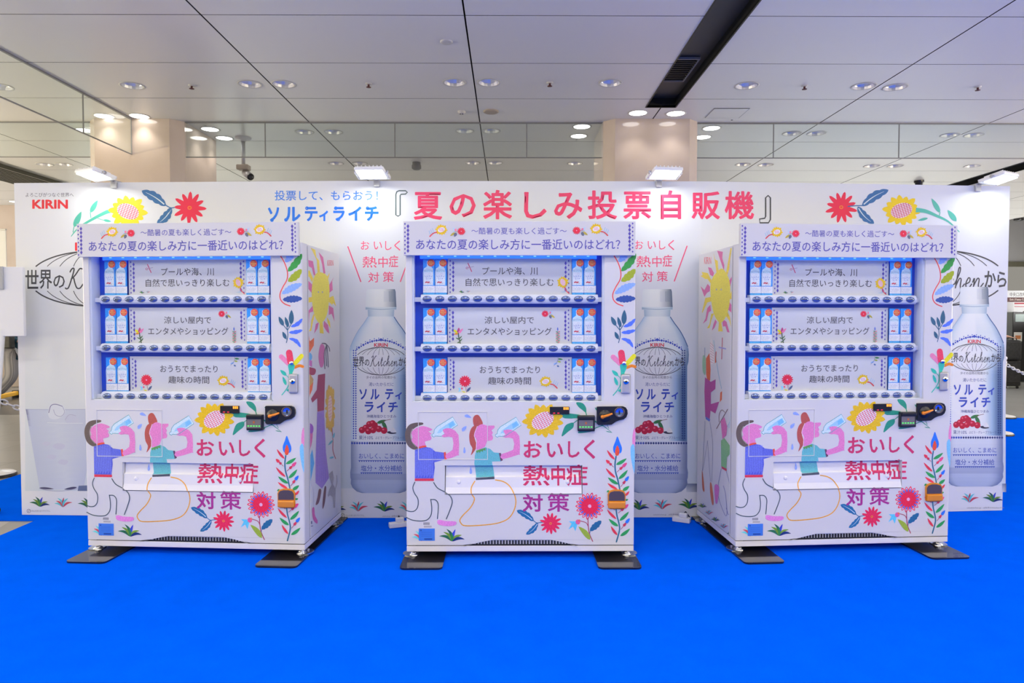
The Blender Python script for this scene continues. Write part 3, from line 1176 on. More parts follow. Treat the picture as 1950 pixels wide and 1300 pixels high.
# pale blue wash of the printed backdrop (below the headline it turns icy blue towards the table line)
ice = wc(196, 204, 222)
for x0, x1, yb in ((44, 645, 935), (645, 1335, 930), (1335, 1915, 925)):
    tone_quad(x0 + 4, 440, x1, 640, WHITE, WHITE, wc(212, 214, 226), wc(212, 214, 226))
    tone_quad(x0 + 4, 640, x1, yb, wc(212, 214, 226), wc(212, 214, 226), ice, ice)
A_.up()

A_.base(2)
# texts along the top
A_.qtext(Z1, 'よろこびがつなぐ世界へ', 135, 103, 388, 126, wc(105, 105, 120), 0.004)
A_.qtext(Z1, 'KIRIN', 170, 140, 358, 188, wc(222, 45, 62), 0.036)
A_.qtext(ZC, '投票して、もらおう！', 168, 90, 935, 165, wc(55, 125, 232), 0.008)
sal = wc(25, 115, 240)
for ch, x0, x1, y0, y1 in (('ソ', 118, 202, 215, 320), ('ル', 240, 360, 212, 320), ('テ', 392, 487, 212, 318), ('ィ', 498, 565, 240, 318), ('ラ', 603, 688, 212, 315), ('イ', 715, 812, 210, 315), ('チ', 838, 940, 208, 316)):
    A_.qtext(ZC, ch, x0, y0, x1, y1, sal, 0.035)
A_.base(2)
# little curls on the letter ends
for x, y in ((148, 310), (252, 308), (408, 222), (622, 222), (858, 222), (640, 305)):
    (p_,) = Q(*ZC, [(x, y)])
    A_.stroke([(p_[0] + 2.6 * cos(a), p_[1] + 2.6 * sin(a)) for a in [i * pi / 4 for i in range(8)]], 1.6, sal, closed=True)
A_.base(2)
pink = wc(232, 62, 112)
for ch, x0, x1, y0, y1 in (('夏', 788, 842, 366, 419), ('の', 856, 906, 370, 414), ('楽', 920, 975, 362, 418), ('し', 998, 1041, 366, 417), ('み', 1055, 1109, 367, 417),
                           ('投', 1119, 1175, 363, 418), ('票', 1187, 1240, 365, 418), ('自', 1258, 1297, 363, 418), ('販', 1317, 1371, 365, 418), ('機', 1380, 1436, 364, 418)):
    A_.text(ch, x0, y0, x1, y1, pink, 0.021)
br = wc(85, 100, 105)
A_.stroke(Q(*ZC, [(1068, 272), (1068, 120), (1075, 100), (1092, 92), (1140, 92), (1153, 104), (1140, 117), (1106, 119), (1100, 128), (1100, 272), (1084, 281)]), 2.4, br, closed=True, smooth=False)
A_.stroke(Q(*Z5w, [(575, 130), (588, 118), (600, 130), (600, 245), (590, 262), (545, 262), (543, 242), (570, 238), (575, 228)]), 2.6, wc(62, 64, 72), closed=True, smooth=False)


def daisy(a, cx, cy, r, kind, n=12, ph=0.1):
    c = kind(226, 38, 78)
    a.petals(cx, cy, r, n, r * 0.33, c, 1, 1, 0.1, ph=ph, jit=0.06, blunt=1.5)
    a.ellipse(cx, cy, r * .42, r * .42, c)
    a.ellipse(cx, cy, r * .13, r * .12, kind(245, 120, 60))
    a.ellipse(cx, cy, r * .07, r * .06, kind(240, 60, 60))


def dahlia(a, cx, cy, r, kind, n=18, simple=False):
    c = kind(222, 34, 66)
    a.petals(cx, cy, r, n, r * 0.33, c, 1, 0.95, 0.3, jit=0.02)
    a.ellipse(cx, cy, r * .62, r * .58, c)
    if not simple:
        for i in range(n):
            t = 2 * pi * (i + 0.5) / n
            t = 2 * pi * i / n
            x0, y0 = cx + r * .55 * cos(t), cy + r * .52 * sin(t)
            x1, y1 = cx + r * .92 * cos(t), cy + r * .87 * sin(t)
            a.leaf((x0, y0), (x1, y1), r * .15, kind(235, 170, 190), up=False)
        a.up()
        for i in range(n):
            t = 2 * pi * i / n
            x0, y0 = cx + r * .55 * cos(t), cy + r * .52 * sin(t)
            x1, y1 = cx + r * .82 * cos(t), cy + r * .78 * sin(t)
            a.leaf((x0, y0), (x1, y1), r * .11, kind(75, 75, 185), up=False)
        a.up()
    a.ellipse(cx, cy, r * .12, r * .12, kind(236, 150, 190))


def branch(a, pts, w, col):
    a.stroke(pts, w, col, taper=True)


teal = wc(80, 178, 165)
blue = wc(52, 105, 165)
A_.base(2)
# left flowers on the wall
branch(A_, Q(*ZA, [(640, 335), (560, 345), (460, 390), (340, 455), (240, 515), (160, 580), (100, 655)]), 8.5, teal)
for b, t_, w in (((338, 360), (430, 205), 9.5), ((135, 540), (228, 345), 11), ((500, 450), (600, 470), 5)):
    (p0,), (p1,) = Q(*ZA, [b]), Q(*ZA, [t_])
    A_.leaf(p0, p1, w, teal)
A_.stroke(Q(*ZA, [(338, 360), (345, 420)]), 1.6, teal)
A_.stroke(Q(*ZA, [(430, 430), (520, 460)]), 1.2, teal)
A_.stroke(Q(*ZA, [(135, 540), (125, 600)]), 1.6, teal)
(p0,) = Q(*ZA, [(805, 345)])
A_.sunflower(p0[0], p0[1], 36, wc, 1.0, 0.84, 0.35, 14, yel=(240, 205, 40))
for b, t_, w, bd in (((1275, 275), (975, 88), 19, 0.05), ((1345, 300), (1165, 500), 17, -0.08)):
    (p0,), (p1,) = Q(*ZA, [b]), Q(*ZA, [t_])
    A_.lobed(p0, p1, w, blue, bd, wc(205, 215, 230))
A_.stroke(Q(*ZA, [(1265, 262), (1335, 300), (1420, 288), (1500, 292)]), 1.9, blue)
A_.stroke(Q(*ZA, [(1345, 300), (1310, 350), (1250, 400)]), 1.7, blue)
(p0,) = Q(*ZA, [(1568, 300)])
daisy(A_, p0[0], p0[1], 31, wc)
A_.base(2)
# right flowers on the wall
(p0,) = Q(*ZB, [(875, 195)])
daisy(A_, p0[0], p0[1], 30, wc, ph=0.45)
for b, t_, w, bd in (((1045, 185), (1265, 52), 18, -0.06), ((1010, 190), (1145, 330), 16, 0.08)):
    (p0,), (p1,) = Q(*ZB, [b]), Q(*ZB, [t_])
    A_.lobed(p0, p1, w, blue, bd, wc(205, 215, 230))
A_.stroke(Q(*ZB, [(930, 188), (990, 183), (1050, 182)]), 1.9, blue)
(p0,) = Q(*ZB, [(1372, 222)])
A_.sunflower(p0[0], p0[1], 35, wc, 1.0, 0.84, -0.3, 14, yel=(238, 198, 25))
branch(A_, Q(*ZB, [(1490, 218), (1570, 228), (1660, 265), (1760, 315), (1850, 400)]), 9, teal)
for b, t_, w in (((1690, 240), (1620, 122), 9), ((1825, 312), (1752, 218), 10), ((1590, 285), (1505, 305), 5)):
    (p0,), (p1,) = Q(*ZB, [b]), Q(*ZB, [t_])
    A_.leaf(p0, p1, w, teal)
A_.stroke(Q(*ZB, [(1690, 240), (1680, 275)]), 1.5, teal)


# globe logo with lettering
def script_word(a, x0, x1, yb, h, w, col):
    """a slanted handwritten 'Kitchen' drawn in strokes; unit widths per letter"""
    L = {
        'K': (1.55, [[(0.05, .02), (.14, -.02), (.30, .05), (.46, .45), (.60, .95), (.52, 1.06), (.38, .98), (.30, .86)], [(1.25, 1.02), (1.05, 1.02), (.75, .70), (.45, .48)],
                     [(.48, .50), (.62, .56), (.80, .25), (1.0, .02), (1.25, .02), (1.45, .22)]]),
        'i': (.55, [[(.05, .2), (.22, .5), (.22, .12), (.30, .0), (.50, .2)], [(.30, .72), (.31, .75)]]),
        't': (.60, [[(.02, .2), (.30, .92), (.24, .14), (.32, .0), (.55, .2)], [(.08, .60), (.48, .62)]]),
        'c': (.62, [[(.48, .42), (.38, .52), (.14, .38), (.10, .12), (.26, .0), (.58, .2)]]),
        'h': (.85, [[(.02, .2), (.34, .78), (.36, 1.05), (.24, 1.0), (.16, .4), (.12, .0)], [(.13, .1), (.36, .48), (.52, .44), (.50, .12), (.60, .0), (.82, .2)]]),
        'e': (.62, [[(.06, .2), (.36, .30), (.40, .48), (.26, .52), (.10, .26), (.16, .03), (.36, .0), (.58, .2)]]),
        'n': (.95, [[(.02, .3), (.14, .5), (.12, .0)], [(.13, .1), (.38, .48), (.54, .44), (.52, .12), (.64, .0), (.92, .24)]]),
    }
    word = 'Kitchen'
    tot = sum(L[c][0] for c in word)
    k = (x1 - x0) / tot
    x = x0
    for c in word:
        for s in L[c][1]:
            pts = [(x + u * k + v * h * 0.10, yb - v * h) for u, v in s]
            a.stroke(pts, w * (1.15 if c == 'K' else 1.0), col)
            a.lift -= UP
        x += L[c][0] * k
    a.up()


def logo(a, cx, cy, kx, ky, lw, col, bg=None):
    """globe of meridians with the lettering across it; kx, ky scale the base drawing (52 wide, 26.5 high half axes)"""
    rx, ry = 50.0 * kx, 26.5 * ky
    tx = 9.2 * ky

    def arc(ax, up):
        pts = []
        for i in range(13):
            t = pi * i / 12
            y = -ry * cos(t) if False else None
        return pts
    for q in (-1, -.80, -.58, -.34, -.10, .10, .34, .58, .80, 1):
        for sgn in (-1, 1):
            pts = []
            for i in range(11):
                th = radians(90) * i / 10
                y = sgn * ry * cos(th)
                x = q * rx * sin(th)
                if abs(y) < tx + 1.0 * ky:
                    break
                pts.append((cx + x, cy + y))
            if len(pts) > 1:
                a.stroke(pts, lw * (1.5 if abs(q) == 1 else 0.8), col)
                a.lift -= UP
    a.up()
    t0, t1 = cy - 8.6 * ky, cy + 9.8 * ky
    for ch, x0, x1, y0, y1 in (('世', -53, -42.5, 0, 1), ('界', -42, -32, 0, 1), ('の', -31, -22, .28, .95)):
        a.text(ch, cx + x0 * kx, t0 + (t1 - t0) * y0, cx + x1 * kx, t0 + (t1 - t0) * y1, col, 0.012)
    script_word(a, cx - 22 * kx, cx + 33 * kx, t1 - 0.4 * ky, 18.5 * ky, lw * 1.3, col)
    for ch, x0, x1, y0, y1 in (('か', 34, 43, .08, .95), ('ら', 44, 51.5, .12, .95)):
        a.text(ch, cx + x0 * kx, t0 + (t1 - t0) * y0, cx + x1 * kx, t0 + (t1 - t0) * y1, col, 0.018)


A_.base(2)
slate = wc(62, 64, 72)
logo(A_, 177, 531, 2.43, 1.97, 1.7, slate)
A_.text('KIRIN', 143, 462, 211, 478, wc(222, 45, 62), 0.036)
logo(A_, 1793, 530, 2.40, 1.97, 1.7, slate)

A_.base(2)
# slogans beside the machines
for dx, dy in ((0, 0), (521.5, -1.0)):
    ZS = (560 + dx, 440 + dy, 4.641)
    for ch, x0, y0, x1, y1 in (('お', 590, 90, 665, 166), ('い', 705, 95, 777, 165), ('し', 805, 90, 862, 170), ('く', 885, 85, 940, 175),
                               ('熱', 605, 225, 732, 325), ('中', 745, 228, 828, 325), ('症', 836, 215, 920, 322), ('対', 655, 365, 752, 455), ('策', 785, 360, 882, 452)):
        A_.qtext(ZS, ch, x0, y0, x1, y1, wc(235, 85, 128), 0.006)
    A_.stroke(Q(*ZS, [(476, 140), (590, 448)]), 2.1, wc(235, 85, 128))
    A_.stroke(Q(*ZS, [(1052, 140), (940, 448)]), 2.1, wc(235, 85, 128))


# the big printed bottles
def lerp3(a, b, t):
    return tuple(a[i] + (b[i] - a[i]) * t for i in range(3))


def bottle_art(a, cx, y0, kx, ky, b0=0):
    a.base(2 + b0)

    def X(r):
        return cx + r * kx

    def Y(y):
        return y0 + (y - 551) * ky

    # half width profile
    prof = [(551, 26.5), (556, 28), (580, 29), (584.9, 29.5), (585, 29.3), (590, 29.3), (590.1, 25.2), (603, 24.5), (612, 30), (626, 41), (640, 49), (652, 55), (664, 59.5), (676, 60.3), (689, 59.5), (697, 57.2),
            (720, 57), (780, 57), (840, 57), (870, 57.3), (890, 57), (900, 58.5), (909, 58.2), (914, 57), (921, 57.6), (929, 54), (936, 46), (939, 36)]

    def hw(y):
        for (ya, ha), (yb, hb) in zip(prof, prof[1:]):
            if ya <= y <= yb:
                return ha + (hb - ha) * (y - ya) / max(1e-6, yb - ya)
        return prof[-1][1]

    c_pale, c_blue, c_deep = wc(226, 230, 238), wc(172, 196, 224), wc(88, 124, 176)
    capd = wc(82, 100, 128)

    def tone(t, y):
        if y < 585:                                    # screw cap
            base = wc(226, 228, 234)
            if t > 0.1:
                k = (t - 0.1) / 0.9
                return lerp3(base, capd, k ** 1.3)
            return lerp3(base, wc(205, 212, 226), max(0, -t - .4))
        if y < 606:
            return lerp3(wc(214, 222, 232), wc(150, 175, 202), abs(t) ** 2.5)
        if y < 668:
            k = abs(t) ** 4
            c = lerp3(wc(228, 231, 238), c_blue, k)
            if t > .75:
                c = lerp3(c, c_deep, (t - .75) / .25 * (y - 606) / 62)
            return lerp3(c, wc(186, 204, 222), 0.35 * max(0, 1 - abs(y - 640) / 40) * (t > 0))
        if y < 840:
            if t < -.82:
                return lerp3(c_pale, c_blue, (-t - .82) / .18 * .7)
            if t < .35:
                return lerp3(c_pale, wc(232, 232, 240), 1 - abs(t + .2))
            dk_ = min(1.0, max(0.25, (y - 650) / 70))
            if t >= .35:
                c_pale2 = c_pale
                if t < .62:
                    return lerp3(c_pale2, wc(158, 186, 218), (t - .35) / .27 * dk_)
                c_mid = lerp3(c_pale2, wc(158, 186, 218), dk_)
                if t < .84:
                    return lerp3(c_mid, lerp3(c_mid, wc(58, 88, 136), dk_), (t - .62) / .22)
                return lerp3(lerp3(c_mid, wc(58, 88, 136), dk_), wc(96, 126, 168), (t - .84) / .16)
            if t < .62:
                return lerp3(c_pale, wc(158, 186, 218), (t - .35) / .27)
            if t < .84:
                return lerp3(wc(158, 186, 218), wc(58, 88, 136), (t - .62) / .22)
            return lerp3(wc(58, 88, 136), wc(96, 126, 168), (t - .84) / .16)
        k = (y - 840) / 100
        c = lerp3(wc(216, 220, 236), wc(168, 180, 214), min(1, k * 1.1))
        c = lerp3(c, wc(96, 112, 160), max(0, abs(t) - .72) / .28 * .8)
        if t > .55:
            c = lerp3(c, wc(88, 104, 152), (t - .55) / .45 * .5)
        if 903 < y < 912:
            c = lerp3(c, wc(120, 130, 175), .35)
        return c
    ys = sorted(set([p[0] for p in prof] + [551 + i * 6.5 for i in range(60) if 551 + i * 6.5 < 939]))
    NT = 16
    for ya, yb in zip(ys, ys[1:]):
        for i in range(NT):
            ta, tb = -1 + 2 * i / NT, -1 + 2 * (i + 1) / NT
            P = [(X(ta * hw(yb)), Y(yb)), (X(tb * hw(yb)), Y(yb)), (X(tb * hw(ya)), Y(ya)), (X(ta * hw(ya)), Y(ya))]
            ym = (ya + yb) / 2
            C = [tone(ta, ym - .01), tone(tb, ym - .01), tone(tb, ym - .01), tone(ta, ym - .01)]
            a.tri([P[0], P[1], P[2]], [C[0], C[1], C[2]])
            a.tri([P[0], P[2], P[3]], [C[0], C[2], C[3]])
    a.up()
    # cap ribs, neck ring
    for i in range(14):
        r = 6 + i * 1.55
        a.stroke([(X(r), Y(555)), (X(r * 1.04), Y(575))], .55 * kx, wc(110, 125, 150) if r > 14 else wc(190, 196, 210), smooth=False)
        a.lift -= UP
    a.up()
    a.stroke([(X(-29.3), Y(587.5)), (X(0), Y(589.5)), (X(29.3), Y(587.5))], 1.0, wc(135, 160, 188))
    a.stroke([(X(hw(y)), Y(y)) for y in (604, 615, 630, 645, 660)], 1.6, wc(60, 95, 150))
    a.stroke([(X(-hw(y)), Y(y)) for y in (604, 615, 630, 645, 660)], 0.8, wc(140, 170, 205))
    ub = wc(55, 80, 190)
    a.base(12 + b0)
    # zigzag garland over the brand word
    for i in range(-11, 12):
        t = i / 11
        x, y = 46 * t, 648 + 17 * t * t
        s = 2.6 if i % 2 == 0 else 1.9
        a.poly([(X(x), Y(y - s)), (X(x + s), Y(y)), (X(x), Y(y + s)), (X(x - s), Y(y))], ub, up=False)
        a.lift += 2e-6
        if i % 2:
            a.poly([(X(x), Y(y - 5.2)), (X(x + 1.1), Y(y - 3.8)), (X(x), Y(y - 2.4)), (X(x - 1.1), Y(y - 3.8))], ub, up=False)
    a.up()
    a.poly([(X(-6), Y(649)), (X(0), Y(644)), (X(6), Y(649))], ub)
    for r in (-50, 50):
        for i in range(38):
            y = 668 + i * 4.5
            if y > 836:
                break
            for o_ in (-2.2, 2.2):
                a.poly([(X(r + o_), Y(y - 1.9)), (X(r + o_ * 1.7), Y(y)), (X(r + o_), Y(y + 1.9)), (X(r + o_ * .3), Y(y))], wc(60, 85, 190) if r < 0 else wc(40, 60, 120), up=False)
    a.up()
    a.text('KIRIN', X(-13), Y(653.6), X(13), Y(660.6), wc(218, 45, 62), 0.024)
    logo(a, cx, Y(688), kx, ky, .75, wc(58, 60, 68))
    a.text('タイの台所の知恵から', X(-28), Y(716), X(28), Y(721.5), wc(80, 84, 100), 0.0)
    a.text('渇いたからだに', X(-23), Y(728.5), X(24), Y(735.5), wc(70, 90, 160), 0.0)
    for body, ya, yb, L in (('ソルティ', 741, 761, ((-41, -27), (-20, -3), (8, 24), (27, 40))), ('ライチ', 765.5, 785, ((-31, -14), (-8, 8), (14, 32)))):
        for ch, (xa, xb) in zip(body, L):
            a.text(ch, X(xa), Y(ya + (6 if ch == 'ィ' else 0)), X(xb), Y(yb), ub, 0.03)
    a.text('沖縄海塩ひとつまみ', X(-27), Y(789.8), X(29), Y(795.8), wc(70, 85, 150), 0.0)
    a.base(12 + b0)
    red, red2 = wc(196, 30, 58), wc(228, 96, 118)
    a.leaf((X(-8), Y(806)), (X(10), Y(800)), 6, wc(55, 125, 65))
    a.leaf((X(2), Y(802)), (X(12), Y(820)), 7, wc(60, 120, 70))
    a.stroke([(X(2), Y(804)), (X(10), Y(800.5)), (X(19), Y(798.5))], .9, wc(120, 70, 60))
    for x, y in ((-22, 808), (-12, 810), (-16, 806.5), (-29, 815), (-4, 817), (-15, 819), (-36, 819), (6, 820), (-24, 821)):
        a.ellipse(X(x), Y(y), 6.3 * kx, 6.3 * ky, red, n=14)
        a.ellipse(X(x - 1.6), Y(y - 2.0), 2.2 * kx, 1.8 * ky, red2, n=8)
    a.leaf((X(11), Y(823)), (X(30), Y(825)), 5, wc(60, 60, 72))
    a.blob([(X(18), Y(822)), (X(23), Y(814)), (X(29), Y(822)), (X(24), Y(824))], wc(225, 225, 232))
    a.base(12 + b0)
    a.text('果汁10%', X(-42), Y(829.5), X(-15), Y(837.5), wc(70, 85, 140), 0.0)
    a.text('ぶどう・グレープフルーツ', X(-11), Y(831), X(44), Y(836.5), wc(70, 85, 140), 0.0)
    for i in range(24):
        x = -55 + i * 4.8
        a.poly([(X(x), Y(841.5)), (X(x + 2.3), Y(844)), (X(x), Y(846.5)), (X(x - 2.3), Y(844))], wc(50, 75, 180) if i < 7 else wc(40, 55, 120), up=False)
    a.up()
    nb = wc(60, 85, 185)
    a.text('おいしく、こまめに', X(-42), Y(863.5), X(44), Y(873.5), nb, 0.004)
    a.text('塩分・水分補給', X(-38), Y(886), X(40), Y(897.5), nb, 0.004)
    for yy, xa, xb in ((877, -43, 45), (900, -39, 41)):
        n = 20
        a.stroke([(X(xa), Y(yy)), (X(xb), Y(yy))], .8, nb, smooth=False)
        for i in range(n):
            x = xa + (xb - xa) * (i + .5) / n
            a.poly([(X(x - 1.8), Y(yy)), (X(x + 1.8), Y(yy)), (X(x), Y(yy + 3.2))], nb, up=False)
        a.up()


A_.base(2)
# table line behind the bottles
for x0, x1 in ((1307, 1331), (1908, 1916)):
    tone_quad(x0, 921, x1, 937, wc(120, 132, 168), wc(82, 92, 128), wc(130, 135, 165), wc(198, 202, 218))
A_.up()
A_.base(2)
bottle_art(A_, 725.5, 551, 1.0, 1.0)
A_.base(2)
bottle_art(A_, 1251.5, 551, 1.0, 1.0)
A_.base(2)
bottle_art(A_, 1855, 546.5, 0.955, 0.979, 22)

A_.base(2)
# the glass of ice on the left
gl_t, gl_b = 779, 932
for i in range(14):
    ya, yb = gl_t + (gl_b - gl_t) * i / 14, gl_t + (gl_b - gl_t) * (i + 1) / 14

    def gxl(y):
        return 49 + (76 - 49) * (y - gl_t) / (gl_b - gl_t)

    def gxr(y):
        return 186 - 27 * (y - gl_t) / (gl_b - gl_t)
    e, m_, d_ = wc(180, 187, 218), wc(194, 200, 224), wc(110, 108, 155)
    ed = lerp3(d_, e, min(1, i / 3.0))
    for xa, xb, xc, xd, ca, cb in ((gxl(ya), gxl(ya) + 6, gxl(yb), gxl(yb) + 6, ed, e), (gxl(ya) + 6, gxl(ya) + 60, gxl(yb) + 6, gxl(yb) + 50, e, m_), (gxl(ya) + 60, gxr(ya), gxl(yb) + 50, gxr(yb), m_, e)):
        shade_patch([(xc, yb), (xd, yb), (xb, ya), (xa, ya)], [ca, cb, cb, ca])
A_.up()
A_.stroke([(49, 779), (60, 780), (120, 780.5), (186, 779)], .8, wc(160, 166, 200))
A_.blob([(92, 790), (95, 772), (106, 769), (120, 772), (124, 786), (112, 797), (98, 798)], wc(206, 210, 230))
A_.stroke([(93, 786), (97, 773), (106, 770), (119, 774)], 1.3, wc(105, 105, 150))
A_.stroke([(119, 774), (123, 785), (116, 793), (106, 790), (102, 780)], .9, wc(150, 152, 190))
A_.blob([(124, 796), (132, 789), (144, 791), (150, 805), (128, 806)], wc(188, 192, 220))
A_.stroke([(124, 800), (132, 790), (145, 792)], .9, wc(165, 166, 200))
A_.stroke([(90, 805), (120, 806), (158, 806)], .8, wc(214, 218, 234))
for x, y, r in ((98, 870, 9), (112, 850, 12), (88, 845, 8), (120, 880, 10)):
    A_.blob([(x - r, y), (x - r * .3, y - r * .5), (x + r, y - r * .2), (x + r * .5, y + r * .5), (x - r * .4, y + r * .4)], wc(188, 190, 220))
A_.leaf((75, 929), (103, 931), 4, wc(78, 78, 112))
A_.leaf((147, 928), (122, 932), 4.5, wc(70, 70, 108))
A_.stroke([(75, 930), (92, 934), (118, 935), (147, 931)], .9, wc(150, 152, 188))
A_.poly([(150, 925), (176, 924), (176, 935), (148, 935)], wc(95, 108, 150))
A_.base(2)
# grass along the foot of the wall
for x, y, w, s in ((76, 965, 40, 'green'), (120, 966, 36, 'red'), (168, 967, 40, 'green'), (640, 974, 40, 'green'), (682, 974, 38, 'red'), (732, 974, 42, 'green'), (776, 974, 38, 'red'), (1217, 971, 42, 'green'),
                   (1261, 970, 38, 'red'), (1312, 969, 42, 'green'), (1846, 957, 36, 'red'), (1891, 956, 40, 'green')):
    A_.tuft(x, y, w, wc, s)
gr_ = wc(128, 128, 140)
for x, y in ((55, 973), (653, 981.5)):
    A_.stroke([(x + 3.4 * cos(i * pi / 5), y + 3.4 * sin(i * pi / 5)) for i in range(10)], .8, wc(96, 98, 125), closed=True)
    A_.stroke([(x - 1, y + 2), (x + 1.2, y - 2)], .8, wc(96, 98, 125))
    A_.text('のんだあとはリサイクル。', x + 5.5, y - 1.8, x + 41, y + 1.8, gr_)
for x0, x1, y in ((728, 768, 983), (1244, 1310, 980), (1841, 1912, 967)):
    A_.text('sekaikitchen.jp　#世界のKitchenから', x0, y - 1.8, x1, y + 1.8, gr_)
for mb in wall_mb:
    mb.build('wall_panel', wall)

# floodlights clamped to the top of the wall
for i, (px, tw, lab) in enumerate(((205, -0.42, 'white clamp floodlight on the wall above the left sunflower'), (718, -0.06, 'white clamp floodlight on the wall above the blue headline'),
                                   (1254, 0.10, 'white clamp floodlight on the wall above the pink headline near the right column'), (1880, 0.42, 'white clamp floodlight at the right end of the wall'))):
    k = 0 if px < 645 else (1 if px < 1335 else 2)
    d = (WP[k + 1] - WP[k]).normalized()
    n = Vector((d.y, -d.x, 0))
    base = hit_plane(px + (14 if i == 0 else -20 if i == 3 else 0), 350, WP[k], n)
    base.z = WTOP
    t = thing('floodlight', lab, 'floodlight', base, atan2(d.y, d.x), 'floodlights along the top of the wall')
    mtx = Matrix.Translation((tw * 0.09, -0.17, 0.012)) @ Euler((radians(-12), 0, tw)).to_matrix().to_4x4() @ Matrix.Scale(.86, 4)
    mb = MB()
    mb.box(-.115, .115, -.085, .085, 0, .03, M['flood_body'], .012, 2, mtx)
    for j in range(7):
        mb.box(-.09 + j * .03 - .003, -.09 + j * .03 + .003, -.07, .07, .03, .042, M['flood_body'], 0, 2, mtx)
    mb.build('housing', t)
    mb = MB()
    mb.box(-.102, .102, -.073, .073, -.006, .0, M['flood_on'], 0, 2, mtx)
    mb.build('lens', t)
    mb = MB()
    for sx in (-.124, .124):
        mb.box(sx - .003, sx + .003, -.012, .10, .0, .024, M['flood_body'], 0, 2, mtx)
        mb.cyl(mtx @ Vector((sx - .008, 0, .015)), mtx @ Vector((sx + .008, 0, .015)), .012, .012, M['silver'], 10)
    mb.box(-.127, .127, .095, .102, .0, .024, M['flood_body'], 0, 2, mtx)
    mb.build('bracket', t)
    mb = MB()
    e = mtx @ Vector((0, .10, .012))
    mb.cyl(e, (0, -.012, .012), .009, .009, M['silver'], 10)
    mb.box(-.022, .022, -.020, .055, .001, .014, M['silver'], .003)
    mb.box(-.020, .020, -.020, -.006, -.040, .006, M['silver'], .003)
    mb.box(-.020, .020, .040, .055, -.040, .006, M['silver'], .003)
    mb.cyl((0, .055, -.025), (0, .085, -.025), .006, .006, M['silver'], 10)
    mb.build('clamp', t)
    lt = area_light('floodlight_beam', (0, 0, 0), (0, 0, 0), .19, .13, 1.7, (0.95, 1.0, 0.985), t)
    lt.matrix_local = mtx @ Matrix.Translation((0, 0, -.012))

# ------------------------------------------------------------------ the vending machine
MYC = 3.9                       # plane of the centre machine's front
MX = 0.072
HWID = 0.657                    # half width
YN = Vector((0, 1, 0))


def fu(px, py, dy=0.0):
    """photograph pixel on the centre machine -> machine coordinates (u, z) on the plane dy behind the front"""
    p = hit_plane(px, py, (0, MYC + dy, 0), YN)
    return p.x - MX, p.z


def front_map(dy=0.0):
    def f(px, py, lift):
        u, z = fu(px, py, dy)
        return (u, dy - lift, z)
    return f


vm = thing('vending_machine', 'white illustrated vending machine in the middle of the three', 'vending machine', (MX, MYC, 0), 0.0, 'three matching vending machines')
DEP = 0.68
DOOR = 0.085
ZB0, ZB1, ZTOP = 0.041, 0.080, 1.820

# cabinet with printed sides
cab = MB()
cab.box(-HWID, HWID, DOOR + .014, DEP, ZB1 - .002, ZTOP, M['white'], .004)
for x0_, x1_, z0_, z1_ in ((-HWID + .003, -HWID + .03, ZB1 + .01, ZTOP - .01), (HWID - .03, HWID - .003, ZB1 + .01, ZTOP - .01), (-HWID + .03, HWID - .03, ZTOP - .03, ZTOP - .01)):
    cab.box(x0_, x1_, DOOR - .005, DOOR + .012, z0_, z1_, M['dark'])

# --- right side art, measured on the left machine
M1L, M1R = Vector((-2.49, 4.017, 0)), Vector((-1.178, 3.926, 0))
M3L, M3R = Vector((1.341, 3.971, 0)), Vector((2.654, 4.054, 0))
A1 = atan2((M1R - M1L).y, (M1R - M1L).x)
A3 = atan2((M3R - M3L).y, (M3R - M3L).x)
C1, C3 = (M1L + M1R) / 2, (M3L + M3R) / 2


def side_map(centre, ang, sgn):
    R = Matrix.Rotation(ang, 3, 'Z')
    n = R @ Vector((sgn, 0, 0))
    p0 = centre + R @ Vector((sgn * HWID, 0, 0))

    def f(px, py, lift):
        p = hit_plane(px, py, p0, n)
        q = R.inverted() @ (p - centre)
        return (sgn * (HWID + lift), min(DEP - .002, max(DOOR + .016, q.y)), q.z)
    return f


S = Art([(cab, None, side_map(C1, A1, 1))])
ZR1, ZR2 = (570, 440, 4.64), (560, 700, 4.0636)
yl, pk = wc(236, 208, 70), wc(212, 104, 165)
sun_r = [([(100, 145), (140, 165), (150, 230), (175, 260), (182, 372), (160, 372), (155, 260), (135, 215)], yl), ([(57, 345), (90, 345), (122, 420), (112, 450), (85, 400), (57, 400)], yl),
         ([(65, 585), (112, 580), (112, 625), (72, 630), (58, 700), (56, 690)], yl), ([(135, 740), (120, 800), (105, 880), (80, 885), (100, 850), (105, 790), (125, 730)], yl),
         ([(178, 806), (205, 806), (215, 905), (180, 900)], yl), ([(242, 755), (270, 800), (275, 860), (250, 810)], yl), ([(256, 590), (300, 570), (325, 665), (300, 635), (290, 650), (260, 625)], yl),
         ([(240, 410), (270, 365), (252, 430), (238, 450)], yl),
         ([(68, 200), (78, 255), (120, 265), (145, 400), (125, 385), (110, 325), (82, 310)], pk), ([(170, 185), (210, 230), (230, 370), (215, 390), (200, 290)], pk), ([(57, 435), (112, 470), (112, 550), (75, 510), (57, 525)], pk),
         ([(120, 655), (122, 710), (90, 720), (70, 825), (56, 830), (75, 700)], pk), ([(172, 805), (160, 860), (130, 905), (145, 820)], pk), ([(218, 790), (255, 830), (265, 905), (245, 890), (213, 840)], pk),
         ([(260, 655), (300, 680), (310, 800), (285, 730), (260, 740)], pk), ([(305, 405), (290, 440), (295, 520), (258, 550), (260, 480)], pk)]
for pts, c in sun_r:
    S.poly(Q(*ZR1, pts), c, up=False)
S.up()
S.blob(Q(*ZR1, [(175, 362), (240, 390), (264, 480), (262, 600), (242, 740), (190, 815), (145, 770), (115, 650), (110, 500), (135, 395)]), wc(232, 218, 78))
